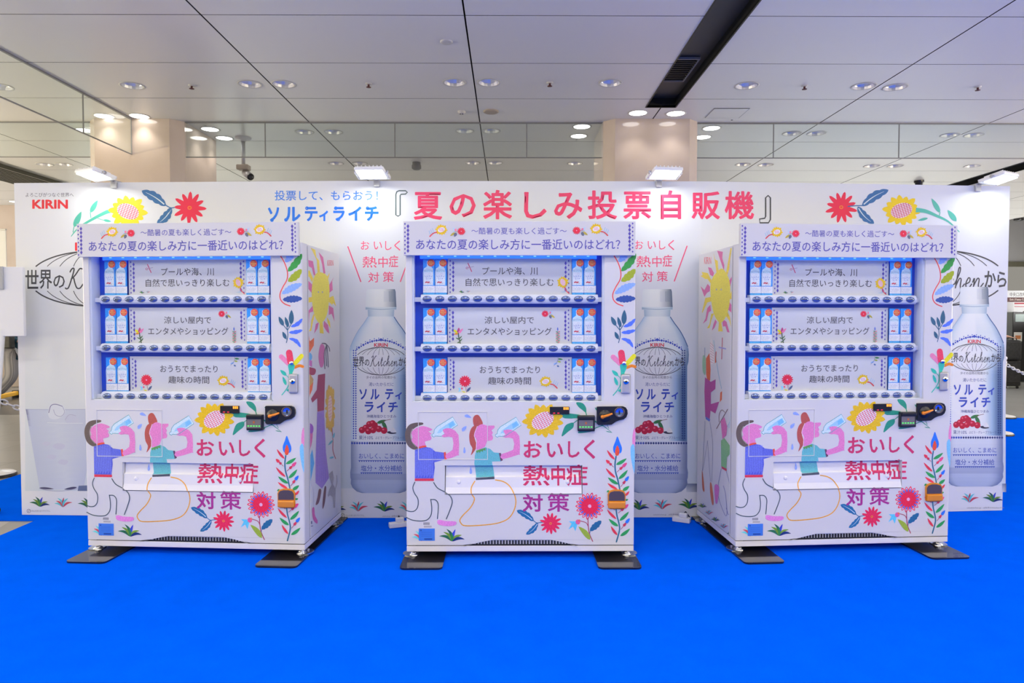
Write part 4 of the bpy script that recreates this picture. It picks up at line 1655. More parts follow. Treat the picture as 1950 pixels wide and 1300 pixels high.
for x in (168, 203):
    S.ellipse(*Q(*ZR1, [(x, 538)])[0], 1.4, 1.8, wc(170, 165, 175), n=8)
S.qtext(ZR1, 'KIRIN', 247, 255, 300, 306, wc(228, 90, 110), 0.0)
S.base()
og, mr, pp, lb = wc(235, 112, 72), wc(165, 62, 95), wc(160, 130, 205), wc(110, 175, 230)
S.poly(Q(*ZR1, [(55, 960), (80, 920), (92, 975), (130, 940), (128, 1010), (85, 1080), (55, 1105)]), og)
S.ellipse(*Q(*ZR1, [(88, 1110)])[0], 5.5, 8, lb)
S.poly(Q(*ZR1, [(65, 1140), (112, 1145), (112, 1200), (70, 1190)]), wc(205, 120, 190))
S.blob(Q(*ZR1, [(56, 1205), (140, 1215), (135, 1265), (90, 1270), (56, 1255)]), mr)
S.poly(Q(*ZR2, [(92, 60), (125, 50), (150, 90), (135, 160), (92, 235)]), wc(200, 160, 100))
S.poly(Q(*ZR2, [(92, 235), (110, 150), (148, 110), (140, 170), (120, 215)]), og)
S.blob(Q(*ZR1, [(195, 995), (222, 1020), (222, 1120), (208, 1195), (182, 1195), (168, 1110), (178, 1030)]), wc(205, 112, 172))
for e in ((240, 1190), (255, 1200), (268, 1060), (225, 1215)):
    S.stroke(Q(*ZR1, [(200, 990), (238, 1000), (e[0] - 6, 1080 if e[1] > 1100 else 1030), e]), 1.6, wc(95, 90, 110))
    S.lift -= UP
S.up()
S.poly(Q(*ZR2, [(185, 55), (240, 45), (232, 328), (180, 340), (178, 235), (140, 270), (130, 240), (175, 170)]), mr)
S.poly(Q(*ZR2, [(178, 342), (232, 328), (246, 650), (270, 850), (215, 935), (165, 890), (165, 700)]), pp)
for k in range(5):
    S.stroke(Q(*ZR2, [(184 + k * 10, 350), (178 + k * 16, 880)]), .7, wc(120, 105, 205))
    S.lift -= UP
S.up()
S.blob(Q(*ZR2, [(192, 940), (210, 950), (192, 1040), (166, 1060), (180, 1000)]), wc(125, 85, 90))
S.blob(Q(*ZR2, [(235, 922), (248, 930), (238, 1040), (220, 1092), (222, 1010)]), wc(125, 85, 90))
sx_, sy_ = Q(*ZR2, [(278, 315)])[0]
S.petals(sx_, sy_, 46, 14, 8, wc(222, 180, 75), 0.21, 1.0, 0.3)
S.ellipse(sx_, sy_, 6.5, 34, wc(222, 180, 75))
S.ellipse(sx_, sy_, 4.2, 25, wc(226, 196, 190))
for k in range(7):
    S.stroke([(sx_ - 4 + k * .3, sy_ - 18 + k * 6), (sx_ + 3.5, sy_ - 22 + k * 6)], .5, wc(205, 80, 90))
    S.lift -= UP
S.up()
S.stroke(Q(*ZR2, [(292, 470), (300, 560), (300, 640), (320, 702)]), 1.6, wc(190, 110, 120))
for b_, t_ in (((300, 560), (262, 600)), ((300, 545), (312, 500)), ((306, 690), (270, 700))):
    S.leaf(Q(*ZR2, [b_])[0], Q(*ZR2, [t_])[0], 4, wc(110, 180, 200))
S.blob(Q(*ZR2, [(65, 448), (42, 500), (28, 602), (52, 604), (68, 520)]), pk)
S.blob(Q(*ZR2, [(82, 505), (140, 490), (132, 600), (98, 660), (76, 580)]), wc(208, 105, 170))
S.blob(Q(*ZR2, [(92, 500), (95, 445), (128, 432), (148, 460), (140, 505)]), wc(150, 90, 190))
S.poly(Q(*ZR2, [(16, 606), (55, 605), (80, 660), (98, 690), (140, 630), (155, 740), (122, 880), (100, 890), (70, 840), (30, 740)]), wc(92, 165, 225))
S.stroke(Q(*ZR2, [(84, 645), (98, 690), (116, 630)]), 1.2, wc(210, 120, 90))
for pts in ([(72, 860), (80, 960), (95, 1105)], [(122, 880), (150, 960), (148, 1080)], [(70, 860), (62, 950), (80, 1110)]):
    S.stroke(Q(*ZR2, pts), .6, wc(190, 190, 215))
S.blob(Q(*ZR2, [(88, 1130), (102, 1112), (98, 1200), (78, 1272), (74, 1240)]), pk)
S.blob(Q(*ZR2, [(138, 1092), (154, 1082), (160, 1140), (180, 1182), (174, 1206), (145, 1170)]), pk)
S.poly(Q(*ZR2, [(270, 822), (296, 795), (306, 850), (300, 900), (320, 940), (316, 1080), (304, 1085), (300, 1000), (275, 985), (262, 1000), (258, 985), (276, 930), (290, 905)]), wc(165, 160, 170))
S.stroke(Q(*ZR2, [(316, 940), (330, 890), (328, 830)]), 1.2, wc(165, 160, 170))
S.poly(Q(*ZR2, [(124, 1190), (138, 1186), (138, 1208), (124, 1212)]), wc(110, 110, 135))
S.stroke(Q(*ZR2, [(122, 1232), (145, 1222)]), 1.2, wc(90, 90, 110))

# --- left side art, measured on the right machine
S = Art([(cab, None, side_map(C3, A3, -1))])
ZL1, ZL2, ZL3 = (1320, 440, 4.64), (1200, 720, 4.0625), (1200, 440, 4.333)
for pts, c in (([(330, 150), (342, 150), (325, 260), (320, 330), (300, 400), (288, 390), (305, 290), (318, 220)], yl), ([(180, 190), (195, 250), (218, 262), (222, 340), (238, 410), (210, 390), (200, 320), (190, 250)], yl),
               ([(75, 360), (130, 370), (165, 440), (158, 465), (125, 420), (112, 425), (65, 395), (85, 388)], yl), ([(160, 580), (162, 620), (125, 630), (82, 722), (78, 715), (108, 590)], yl),
               ([(325, 560), (372, 522), (378, 600), (350, 600), (320, 600)], yl), ([(185, 725), (160, 790), (145, 855), (122, 858), (145, 820), (160, 730)], yl), ([(228, 795), (248, 800), (262, 885), (222, 885)], yl),
               ([(300, 700), (325, 760), (345, 850), (318, 790), (290, 750)], yl),
               ([(212, 172), (262, 182), (258, 240), (276, 300), (272, 350), (248, 280)], pk), ([(370, 210), (378, 300), (372, 430), (325, 500), (318, 440), (345, 400), (352, 310)], pk), ([(132, 318), (160, 325), (185, 370), (175, 400), (150, 385)], pk),
               ([(150, 490), (148, 530), (122, 545), (100, 580), (65, 485), (100, 520), (128, 465)], pk), ([(152, 650), (158, 705), (138, 715), (120, 790), (85, 818), (110, 770), (125, 680)], pk),
               ([(318, 620), (372, 650), (376, 700), (340, 720), (308, 690)], pk), ([(258, 775), (296, 800), (322, 895), (302, 892), (285, 840), (262, 842)], pk), ([(195, 780), (210, 800), (190, 850), (165, 880), (180, 820)], pk)):
    S.poly(Q(*ZL1, pts), c, up=False)
S.up()
S.blob(Q(*ZL1, [(255, 330), (300, 385), (326, 470), (322, 640), (288, 760), (235, 808), (182, 725), (154, 560), (160, 440), (202, 370)]), wc(232, 218, 78))
for x in (206, 248):
    S.ellipse(*Q(*ZL1, [(x, 515)])[0], 1.4, 2.0, wc(170, 165, 175), n=8)
S.qtext(ZL1, 'KIRIN', 98, 228, 160, 290, wc(228, 90, 110), 0.0)
S.base()
S.blob(Q(*ZL3, [(600, 1030), (624, 1050), (622, 1182), (598, 1150)]), wc(150, 190, 160))
S.stroke(Q(*ZL3, [(617, 960), (616, 1040)]), 1, wc(110, 130, 180))
S.poly(Q(*ZL3, [(626, 1050), (655, 1005), (664, 1140), (660, 1230), (640, 1245), (628, 1180)]), wc(222, 105, 60))
S.poly(Q(*ZL3, [(668, 868), (690, 1000), (692, 1090), (668, 1100), (655, 1010)]), wc(228, 218, 228))
for k in range(8):
    S.stroke(Q(*ZL3, [(660, 920 + k * 22), (690, 950 + k * 20)]), .5, wc(200, 70, 90))
    S.lift -= UP
S.up()
S.poly(Q(*ZL3, [(700, 1000), (713, 990), (712, 1080), (700, 1090)]), wc(222, 105, 60))
S.stroke(Q(*ZL3, [(762, 880), (756, 1055)]), 1.4, wc(190, 80, 105))
S.stroke(Q(*ZL3, [(735, 958), (788, 970)]), 2.4, wc(150, 150, 215))
S.stroke(Q(*ZL3, [(690, 900), (725, 1150), (755, 1300)]), .8, wc(120, 180, 210))
S.poly(Q(*ZL3, [(848, 1030), (862, 1028), (860, 1075), (850, 1085)]), wc(130, 180, 225))
S.poly(Q(*ZL3, [(846, 1088), (862, 1080), (858, 1180), (846, 1170)]), wc(205, 165, 185))
S.poly(Q(*ZL2, [(580, -8), (625, 28), (662, 8), (660, 82), (625, 110), (625, 200), (690, 180), (660, 272), (622, 250), (615, 330), (582, 300), (575, 100)]), wc(178, 70, 150))
S.poly(Q(*ZL2, [(585, 295), (620, 318), (615, 335), (585, 315)]), wc(90, 120, 210))
S.poly(Q(*ZL2, [(698, 110), (712, 100), (710, 165), (695, 185)]), wc(222, 105, 60))
for pts in ([(580, 330), (570, 520), (560, 712)], [(618, 340), (640, 520), (632, 800)], [(600, 480), (610, 640), (622, 800)], [(600, 480), (575, 640), (562, 715)]):
    S.stroke(Q(*ZL2, pts), .6, wc(130, 135, 170))
S.blob(Q(*ZL2, [(556, 714), (566, 760), (576, 872), (560, 850)]), wc(205, 110, 75))
S.blob(Q(*ZL2, [(620, 806), (634, 830), (648, 962), (634, 972), (620, 880)]), wc(205, 110, 75))
S.stroke(Q(*ZL2, [(755, 240), (670, 388)]), 1.3, wc(120, 85, 85))
S.stroke(Q(*ZL2, [(735, 265), (710, 245), (690, 280), (690, 340)]), 1.0, wc(120, 85, 85))
S.poly(Q(*ZL2, [(702, 330), (730, 300), (752, 372), (745, 442), (715, 470)]), wc(212, 110, 175))
S.poly(Q(*ZL2, [(704, 482), (730, 462), (772, 520), (776, 590), (750, 610), (746, 700), (706, 682)]), wc(130, 185, 130))
S.poly(Q(*ZL2, [(708, 680), (748, 700), (748, 720), (710, 697)]), wc(200, 60, 85))
S.poly(Q(*ZL2, [(775, 362), (800, 350), (806, 560), (775, 572), (790, 480), (788, 410)]), wc(212, 110, 175))
S.stroke(Q(*ZL2, [(804, 258), (812, 330), (768, 385), (756, 370), (775, 330)]), .9, wc(120, 185, 210), closed=True, smooth=False)
for pts in ([(706, 700), (680, 880), (725, 1035), (750, 1052), (740, 900), (722, 830)], [(746, 720), (790, 900), (785, 1040), (760, 1050), (745, 1000)]):
    S.stroke(Q(*ZL2, pts), .7, wc(95, 105, 170))
S.blob(Q(*ZL2, [(655, 828), (690, 842), (676, 962), (660, 950)]), wc(212, 110, 190))
S.blob(Q(*ZL2, [(800, 962), (815, 1000), (826, 1098), (802, 1098)]), wc(212, 110, 190))
for x, y in ((560, 1000), (610, 1055), (662, 1105), (725, 1160), (785, 1215)):
    S.tuft(*Q(*ZL2, [(x, y)])[0], 18, wc, 'green' if x in (560, 662, 785) else 'red')
cab_o = cab.build('cabinet', vm)

# --- door: frame round the window and lower panel with openings
WL, WR = fu(785, 600)[0], fu(1151, 600)[0]
WB, WT = fu(960, 765)[1], 1.775
PL, PT = fu(847, 886)
PR, PB = fu(1109, 941)
door = MB()


def door_rect(x0, x1, z0, z1):
    door.face([(x0, 0, z0), (x1, 0, z0), (x1, 0, z1), (x0, 0, z1)], M['white'])


E_ = .010    # rounded outer vertical edges
for sgn in (-1, 1):
    N = 5
    for i in range(N):
        a0, a1 = pi / 2 * i / N, pi / 2 * (i + 1) / N
        P0 = (sgn * (HWID - E_ + E_ * sin(a0)), E_ - E_ * cos(a0))
        P1 = (sgn * (HWID - E_ + E_ * sin(a1)), E_ - E_ * cos(a1))
        q = [(P0[0], P0[1], ZB1), (P1[0], P1[1], ZB1), (P1[0], P1[1], ZTOP), (P0[0], P0[1], ZTOP)]
        door.face(q if sgn > 0 else q[::-1], M['white'], smooth=True)
    q = [(sgn * HWID, E_, ZB1), (sgn * HWID, DOOR, ZB1), (sgn * HWID, DOOR, ZTOP), (sgn * HWID, E_, ZTOP)]
    door.face(q if sgn > 0 else q[::-1], M['white'])
    q = [(sgn * HWID, DOOR, ZB1), (sgn * (HWID - .03), DOOR, ZB1), (sgn * (HWID - .03), DOOR, ZTOP), (sgn * HWID, DOOR, ZTOP)]
    door.face(q if sgn > 0 else q[::-1], M['white'])
IX = HWID - E_
# vent arch outline
arch = [fu(*p) for p in ((881, 1041), (905, 1034.5), (920, 1031), (938, 1027.5), (1049, 1027.5), (1068, 1031), (1082, 1034.5), (1102, 1041))]
arch_top = arch[3][1]
door_rect(-IX, WL, PT, ZTOP)
door_rect(WR, IX, PT, ZTOP)
door_rect(WL, WR, PT, WB)
door_rect(WL, WR, WT, ZTOP)
door_rect(-IX, PL, PB, PT)
door_rect(PR, IX, PB, PT)
door_rect(-IX, IX, arch_top, PB)
door.face([(-IX, 0, ZB1), (arch[0][0], 0, ZB1)] + [(u, 0, z) for u, z in arch[1:4]] + [(-IX, 0, arch_top)], M['white'])
door.face([(arch[-1][0], 0, ZB1), (IX, 0, ZB1), (IX, 0, arch_top)] + [(u, 0, z) for u, z in arch[4:7]], M['white'])
door.face([(-HWID, 0.002, ZTOP), (HWID, 0.002, ZTOP), (HWID, DOOR, ZTOP), (-HWID, DOOR, ZTOP)], M['white'])
# inner faces of the window opening and of the delivery opening
for x, s in ((WL, 1), (WR, -1)):
    q = [(x, 0, WB), (x, .025, WB), (x, .025, WT), (x, 0, WT)]
    door.face(q, M['white'])
door.face([(WL, 0, WB), (WR, 0, WB), (WR, .025, WB), (WL, .025, WB)], M['white'])
for x in (PL, PR):
    door.face([(x, 0, PB), (x, .06, PB), (x, .06, PT), (x, 0, PT)], M['white'])
door.face([(PL, 0, PT), (PL, .06, PT), (PR, .06, PT), (PR, 0, PT)], M['white'])
door.face([(PL, 0, PB), (PR, 0, PB), (PR, .06, PB), (PL, .06, PB)], M['white'])

# delivery flap: its profile in depth over height, outwards towards the bottom
flap = MB()
zA, zB_, zC_ = PT - .002, fu(960, 909)[1], fu(960, 928)[1]
PROF = [(.026, PT - .001), (.022, zB_ + .006), (.009, zB_), (.004, zC_), (-.006, PB + .006), (.004, PB + .002)]
gapx = .004
for (ya, za), (yb, zb) in zip(PROF, PROF[1:]):
    flap.face([(PL + gapx, yb, zb), (PR - gapx, yb, zb), (PR - gapx, ya, za), (PL + gapx, ya, za)], M['plastic_white'])
for x in (PL + gapx, PR - gapx):
    flap.face([(x, y, z) for y, z in PROF] + [(x, .055, PB + .002), (x, .055, PT - .001)], M['plastic_white'])
flap.face([(PL, .058, PB), (PR, .058, PB), (PR, .058, PT), (PL, .058, PT)], M['dark'])
for px in (873, 1081):
    u, z = fu(px, 918)
    flap.sphere((u, .006, z), .012, M['plastic_white'], 1, .45, 1, 14, 8)


def flap_map(z0y, z1y):
    (ya, za), (yb, zb) = z0y, z1y

    def f(px, py, lift):
        u, z = fu(px, py)
        t = (za - z) / (za - zb)
        return (u, ya + (yb - ya) * t - lift, z)
    return f


BIG = (-9e3, 9e3)


def ypx(z):
    return 650 - F_PX * ((z - CAM.z) + 0 * MYC) / 1


def z_to_py(z, dy=0.0):
    v = Vector((MX, MYC + dy, z)) - CAM
    c = RM.transposed() @ v
    return 650 - F_PX * c.y / -c.z


yT, yB = z_to_py(PT), z_to_py(PB)
xL, xR = 847.0, 1109.0
fr = front_map()
regs = [(door, (-9e3, 9e3, -9e3, yT), fr), (door, (-9e3, 9e3, yB, 9e3), fr), (door, (-9e3, xL, yT, yB), fr), (door, (xR, 9e3, yT, yB), fr)]
for p0, p1 in zip(PROF[:4], PROF[1:5]):
    regs.append((flap, (xL + 1.5, xR - 1.5, z_to_py(p0[1]), z_to_py(p1[1])), flap_map(p0, p1)))
D = Art(regs)
z6, z7, z3, z4 = (760, 770, 5.0), (980, 830, 6.192), (1010, 750, 9.75), (1140, 480, 4.64)

# two drinking figures
skin = fc(204, 116, 180)
hairc = fc(92, 78, 76)
D.blob(Q(*z6, [(222, 172), (150, 174), (95, 195), (62, 250), (58, 320), (82, 388), (130, 426), (168, 424), (178, 408), (130, 350), (115, 290), (130, 240), (180, 205), (226, 190)]), hairc)
D.stroke(Q(*z6, [(128, 235), (112, 290), (126, 352), (160, 395)]), 2.2, fc(150, 135, 140))


def drink_bottle(dx, dy):
    o_ = [(510, 118), (558, 195), (400, 302), (345, 299), (334, 310), (315, 300), (312, 286), (330, 275), (336, 240), (360, 210)]
    pts = Q(*z6, [(x + dx, y + dy) for x, y in o_])
    D.poly(pts, fc(186, 200, 222))
    D.poly(Q(*z6, [(x + dx, y + dy) for x, y in ((452, 188), (515, 150), (542, 192), (480, 235), (430, 235), (395, 270), (360, 275), (380, 240))]), fc(142, 182, 226))
    D.poly(Q(*z6, [(x + dx, y + dy) for x, y in ((470, 185), (512, 160), (534, 192), (482, 226))]), fc(108, 168, 232))
    D.stroke(pts, 1.15, fc(84, 152, 170), closed=True, smooth=False)


drink_bottle(0, 0)
drink_bottle(604, 2)
D.poly(sm(Q(*z6, [(120, 265), (160, 225), (220, 205), (270, 214), (315, 235), (300, 250), (280, 256), (306, 275), (294, 290), (306, 310), (303, 335), (262, 347), (246, 356), (252, 388), (205, 400), (185, 416), (160, 388), (120, 348), (127, 312)]), True, 3), skin)
D.stroke(Q(*z6, [(188, 412), (220, 402), (252, 398)]), 3.6, fc(216, 72, 58))
bl = fc(72, 80, 192)
D.poly(Q(*z6, [(150, 432), (186, 420), (255, 404), (302, 412), (345, 447), (427, 457), (436, 522), (336, 550), (340, 600), (326, 702), (150, 702)]), bl)
for i in range(26):
    x = 153 + i * 6.8
    y0_ = 432 - min(1, max(0, (x - 150) / 105)) * 26 + 3
    D.stroke(Q(*z6, [(x, y0_ + 4 * (i % 3)), (x + 1, 698 - 9 * (i % 4))]), .45, fc(128, 136, 222), smooth=False)
    D.lift -= UP
for i in range(10):
    D.stroke(Q(*z6, [(340 + i * 9, 450 + i), (330 + i * 10, 545 - i * 2)]), .4, fc(128, 136, 222), smooth=False)
    D.lift -= UP
D.up()
D.poly(Q(*z6, [(425, 455), (444, 450), (456, 525), (433, 529)]), fc(214, 72, 58))
D.poly(Q(*z6, [(150, 703), (331, 703), (331, 727), (150, 727)]), fc(202, 52, 76))
D.poly(sm(Q(*z6, [(446, 470), (510, 430), (508, 312), (430, 312), (404, 296), (432, 280), (416, 248), (430, 232), (490, 226), (566, 290), (568, 470), (560, 482), (456, 518)]), True, 2), skin)
for pts in ([(625, 102), (652, 94), (688, 126), (632, 120)], [(641, 204), (600, 224), (603, 256), (632, 240)], [(621, 402), (634, 440), (626, 463), (611, 452)], [(679, 598), (693, 650), (682, 669), (669, 655)]):
    D.blob(Q(*z6, pts), fc(128, 148, 226), 3)
line = fc(62, 78, 92)
D.stroke(Q(*z6, [(150, 738), (131, 790), (146, 842), (180, 900), (178, 970), (150, 1010), (108, 1018), (66, 1006)]), 1.7, line)
D.stroke(Q(*z6, [(69, 1074), (130, 1100), (210, 1108), (268, 1096), (304, 1050), (311, 980), (301, 902)]), 1.7, line)
D.stroke(Q(*z6, [(301, 904), (346, 907), (372, 942), (372, 1010), (365, 1086)]), 1.7, line)
D.stroke(Q(*z6, [(330, 742), (368, 795), (440, 834), (490, 875), (506, 930), (482, 1010), (450, 1088)]), 1.8, line)
D.blob(Q(*z6, [(365, 1104), (392, 1097), (446, 1108), (540, 1113), (532, 1148), (450, 1156), (374, 1140)]), fc(205, 122, 198))
D.base()
hr = fc(166, 76, 72)
D.blob(Q(*z6, [(708, 186), (704, 132), (724, 102), (756, 101), (782, 140), (797, 185), (760, 205), (725, 210)]), hr)
D.blob(Q(*z6, [(735, 193), (690, 222), (668, 290), (675, 370), (698, 420), (684, 482), (728, 425), (736, 380), (716, 300), (742, 240), (765, 200)]), hr)
D.poly(sm(Q(*z6, [(740, 216), (790, 186), (840, 202), (906, 200), (904, 226), (880, 246), (894, 266), (884, 286), (894, 310), (885, 340), (836, 350), (816, 402), (740, 432), (732, 380), (735, 330), (712, 300)]), True, 2), skin)
D.stroke(Q(*z6, [(745, 205), (716, 290), (736, 345), (733, 425)]), .9, fc(222, 196, 212))
tl = fc(92, 162, 182)
D.poly(Q(*z6, [(735, 440), (820, 406), (870, 424), (902, 455), (962, 461), (976, 540), (884, 543), (897, 620), (906, 691), (733, 697), (716, 560), (722, 480)]), tl)
D.poly(Q(*z6, [(730, 440), (742, 462), (760, 446), (768, 462), (780, 440), (796, 452), (802, 432), (822, 440), (824, 412), (780, 422)]), fc(84, 138, 78))
D.poly(Q(*z6, [(950, 462), (969, 461), (988, 531), (966, 539)]), fc(96, 62, 96))
D.poly(Q(*z6, [(729, 701), (906, 690), (908, 712), (731, 721)]), fc(68, 72, 90))
D.poly(sm(Q(*z6, [(976, 470), (1086, 430), (1084, 324), (1010, 316), (984, 301), (1012, 286), (992, 252), (1012, 241), (1072, 241), (1145, 300), (1148, 470), (1140, 476), (985, 520)]), True, 2), skin)
D.stroke(Q(*z6, [(918, 720), (990, 735), (1050, 775), (1095, 850), (1112, 930), (1088, 1020), (1032, 1090), (930, 1130), (780, 1148), (632, 1153), (590, 1130), (580, 1095), (612, 1050), (680, 980), (718, 900), (690, 850), (688, 790), (720, 732)]), 2.0, fc(232, 146, 48))
D.tuft(*Q(*z6, [(505, 1302)])[0], 50, fc, 'green')
D.tuft(*Q(*z6, [(212, 1300)])[0], 40, fc, 'red')

D.base()
# hand lettered slogan
c1, c2, c3 = fc(186, 48, 98), fc(190, 44, 92), fc(152, 44, 128)
for ch, x0, y0, x1, y1, c in (('お', 105, 58, 322, 256, c1), ('い', 380, 82, 572, 252, c1), ('し', 628, 60, 766, 255, c1), ('く', 815, 42, 950, 268, c1),
                              ('熱', 98, 352, 416, 586, c2), ('中', 434, 346, 598, 586, c2), ('症', 612, 335, 860, 588, c2), ('対', 95, 682, 332, 892, c3), ('策', 388, 668, 645, 892, c3)):
    D.qtext(z7, ch, x0, y0, x1, y1, c, 0.014 if ch in '熱症策' else 0.022)

D.base()
# flowers at the lower right
nv = fc(30, 96, 150)
D.lobed(Q(*z7, [(225, 1000)])[0], Q(*z7, [(25, 876)])[0], 13, nv, 0.06, fc(180, 188, 214))
D.lobed(Q(*z7, [(275, 1022)])[0], Q(*z7, [(135, 1160)])[0], 11, nv, -0.08, fc(180, 188, 214))
D.stroke(Q(*z7, [(210, 985), (260, 1022), (320, 1016), (400, 1020)]), 1.5, nv)
cx_, cy_ = Q(*z7, [(424, 1030)])[0]
daisy(D, cx_, cy_, 20.5, fc, 13)
D.base()
cx_, cy_ = Q(*z7, [(885, 826)])[0]
dahlia(D, cx_, cy_, 27.5, fc)
st = fc(152, 48, 78)
D.stroke(Q(*z7, [(865, 965), (868, 1060), (882, 1150), (920, 1240)]), 1.7, st)
D.stroke(Q(*z7, [(868, 1065), (842, 1022), (776, 1000)]), 1.4, st)
D.poly(Q(*z7, [(722, 1004), (638, 1004), (672, 1032), (634, 1102), (690, 1066), (716, 1122), (738, 1045)]), fc(84, 176, 238))
D.ellipse(*Q(*z7, [(746, 1012)])[0], 4.6, 4.8, fc(206, 86, 142))
D.ellipse(*Q(*z7, [(762, 996)])[0], 1.6, 2.4, fc(232, 100, 70), .5)
D.leaf(Q(*z7, [(892, 1222)])[0], Q(*z7, [(752, 1066)])[0], 10, fc(138, 158, 52), 0.05)
D.lobed(Q(*z7, [(888, 1118)])[0], Q(*z7, [(1022, 998)])[0], 12, fc(36, 92, 142), 0)
D.stroke(Q(*z7, [(884, 1150), (900, 1100), (935, 1065)]), 1.0, fc(36, 92, 142))
D.base()
sg = fc(42, 98, 130)
D.stroke(Q(*z7, [(1196, 240), (1184, 330), (1190, 420), (1215, 510), (1240, 625)]), 2.7, sg)
D.stroke(Q(*z7, [(1195, 840), (1205, 930), (1230, 1030), (1236, 1110), (1200, 1246)]), 2.7, sg)
D.blob(Q(*z7, [(1212, 4), (1240, 70), (1265, 140), (1255, 194), (1210, 212), (1170, 190), (1162, 132), (1188, 62)]), fc(38, 106, 226))
D.blob(Q(*z7, [(1212, 110), (1236, 170), (1226, 222), (1205, 232), (1188, 220), (1186, 168)]), fc(226, 72, 46))
GRN, RED, PNK, BLU = fc(42, 140, 78), fc(206, 52, 70), fc(208, 66, 126), fc(40, 106, 226)
for (b, t_, c, w) in (((1182, 278), (1088, 162), RED, 5), ((1195, 338), (1322, 262), GRN, 6.5), ((1190, 492), (1073, 376), RED, 5), ((1225, 507), (1334, 398), GRN, 6.5), ((1222, 568), (1098, 486), GRN, 6.5),
                      ((1212, 627), (1093, 553), RED, 5), ((1272, 642), (1353, 588), GRN, 6.5), ((1300, 705), (1352, 648), RED, 4.5), ((1200, 978), (1088, 862), RED, 5), ((1235, 998), (1348, 888), GRN, 6.5),
                      ((1222, 1062), (1108, 974), GRN, 6.5), ((1212, 1168), (1134, 1058), RED, 5), ((1245, 1178), (1362, 1088), GRN, 6.5), ((1115, 640), (1085, 660), GRN, 4), ((1300, 755), (1340, 745), GRN, 4)):
    D.leaf(Q(*z7, [b])[0], Q(*z7, [t_])[0], w, c, 0.04 if t_[0] > 1200 else -0.04)
for (b, t_, c) in (((1168, 366), (1076, 280), RED), ((1205, 424), (1325, 314), PNK), ((1250, 598), (1348, 472), BLU), ((1183, 872), (1092, 798), RED), ((1220, 908), (1343, 803), PNK), ((1252, 1098), (1358, 967), BLU)):
    P0, P1 = Q(*z7, [b])[0], Q(*z7, [t_])[0]
    m1 = (P0[0] * .45 + P1[0] * .55, P0[1] * .45 + P1[1] * .55)
    D.stroke([P0, m1], 1.0, st, smooth=False)
    D.leaf((P0[0] * .72 + P1[0] * .28, P0[1] * .72 + P1[1] * .28), (P0[0] * .4 + P1[0] * .6, P0[1] * .4 + P1[1] * .6), 5, fc(190, 50, 80), blunt=1)
    D.leaf(m1, P1, 6, c, blunt=.6)

D.base()
# sunflower with leaves under the coin fittings
gn = fc(38, 132, 116)
D.poly(Q(*z3, [(540, 402), (600, 372), (740, 360), (900, 380), (960, 400), (960, 440), (760, 456), (640, 452)]), gn)
D.blob(Q(*z3, [(850, 158), (960, 164), (1028, 240), (1040, 330), (1022, 342), (960, 292), (895, 240)]), gn)
D.stroke(Q(*z3, [(1025, 330), (1045, 400)]), 1.8, gn)
D.stroke(Q(*z3, [(870, 488), (795, 545)]), 1.6, gn)
D.blob(Q(*z3, [(800, 535), (795, 620), (700, 700), (585, 788), (602, 690), (650, 585), (730, 540)]), gn)
D.blob(Q(*z3, [(888, 725), (925, 680), (1060, 660), (1200, 640), (1160, 685), (1050, 712)]), gn)
D.stroke(Q(*z3, [(1180, 500), (1330, 575), (1520, 718)]), 3.2, gn, taper=True)
D.stroke(Q(*z3, [(1190, 640), (1310, 592), (1340, 590)]), 1.6, gn)
D.stroke(Q(*z3, [(1425, 570), (1458, 648)]), 1.0, gn)
D.leaf(Q(*z3, [(1300, 360)])[0], Q(*z3, [(1196, 250)])[0], 4, gn)
D.leaf(Q(*z3, [(1400, 690)])[0], Q(*z3, [(1520, 715)])[0], 1.5, gn)
D.sunflower(1033.5, 800.5, 37.5, fc, 1.0, 0.86, -0.5, 15, ph=0.35)

D.base()
# right hand strip of the door
rl = fc(220, 66, 72)
D.stroke(Q(*z4, [(128, 18), (170, 90), (195, 170), (190, 240), (150, 310), (125, 370), (131, 420), (165, 455), (215, 474)]), 2.0, rl)
D.lobed(Q(*z4, [(178, 85)])[0], Q(*z4, [(262, 0)])[0], 13, fc(120, 150, 222), 0)
D.lobed(Q(*z4, [(200, 168)])[0], Q(*z4, [(330, 12)])[0], 14, fc(46, 138, 66), 0.05)
D.lobed(Q(*z4, [(200, 258)])[0], Q(*z4, [(325, 150)])[0], 15, fc(142, 152, 40), 0.05)
D.lobed(Q(*z4, [(143, 366)])[0], Q(*z4, [(326, 278)])[0], 14, fc(122, 152, 226), -0.03, lobes=6)
D.lobed(Q(*z4, [(150, 418)])[0], Q(*z4, [(326, 408)])[0], 14, fc(42, 72, 150), 0, lobes=6)
D.base()
sp = fc(44, 86, 120)
for pts in ([(176, 800), (190, 740), (188, 690)], [(188, 690), (150, 642)], [(188, 690), (182, 655)], [(188, 690), (222, 636)], [(182, 768), (165, 762)]):
    D.stroke(Q(*z4, pts), 1.5, sp)
for b, t_, w in (((152, 650), (110, 568), 8), ((196, 664), (168, 570), 7), ((222, 640), (228, 508), 10), ((174, 768), (143, 702), 7)):
    D.leaf(Q(*z4, [b])[0], Q(*z4, [t_])[0], w, sp)
lb2 = fc(72, 104, 222)
for b, t_, bd in (((218, 660), (326, 586), 0.10), ((200, 710), (326, 688), 0.05), ((200, 762), (306, 842), -0.15)):
    D.lobed(Q(*z4, [b])[0], Q(*z4, [t_])[0], 8, lb2, bd, lobes=3)
D.stroke(Q(*z4, [(192, 985), (128, 925)]), 9.5, fc(232, 120, 168))
D.stroke(Q(*z4, [(212, 975), (200, 890)]), 12.5, fc(216, 56, 90))
D.stroke(Q(*z4, [(250, 985), (312, 918)]), 8.5, fc(222, 198, 32))
D.stroke(Q(*z4, [(252, 1018), (290, 1004), (322, 1012)]), 5.5, fc(240, 116, 32))
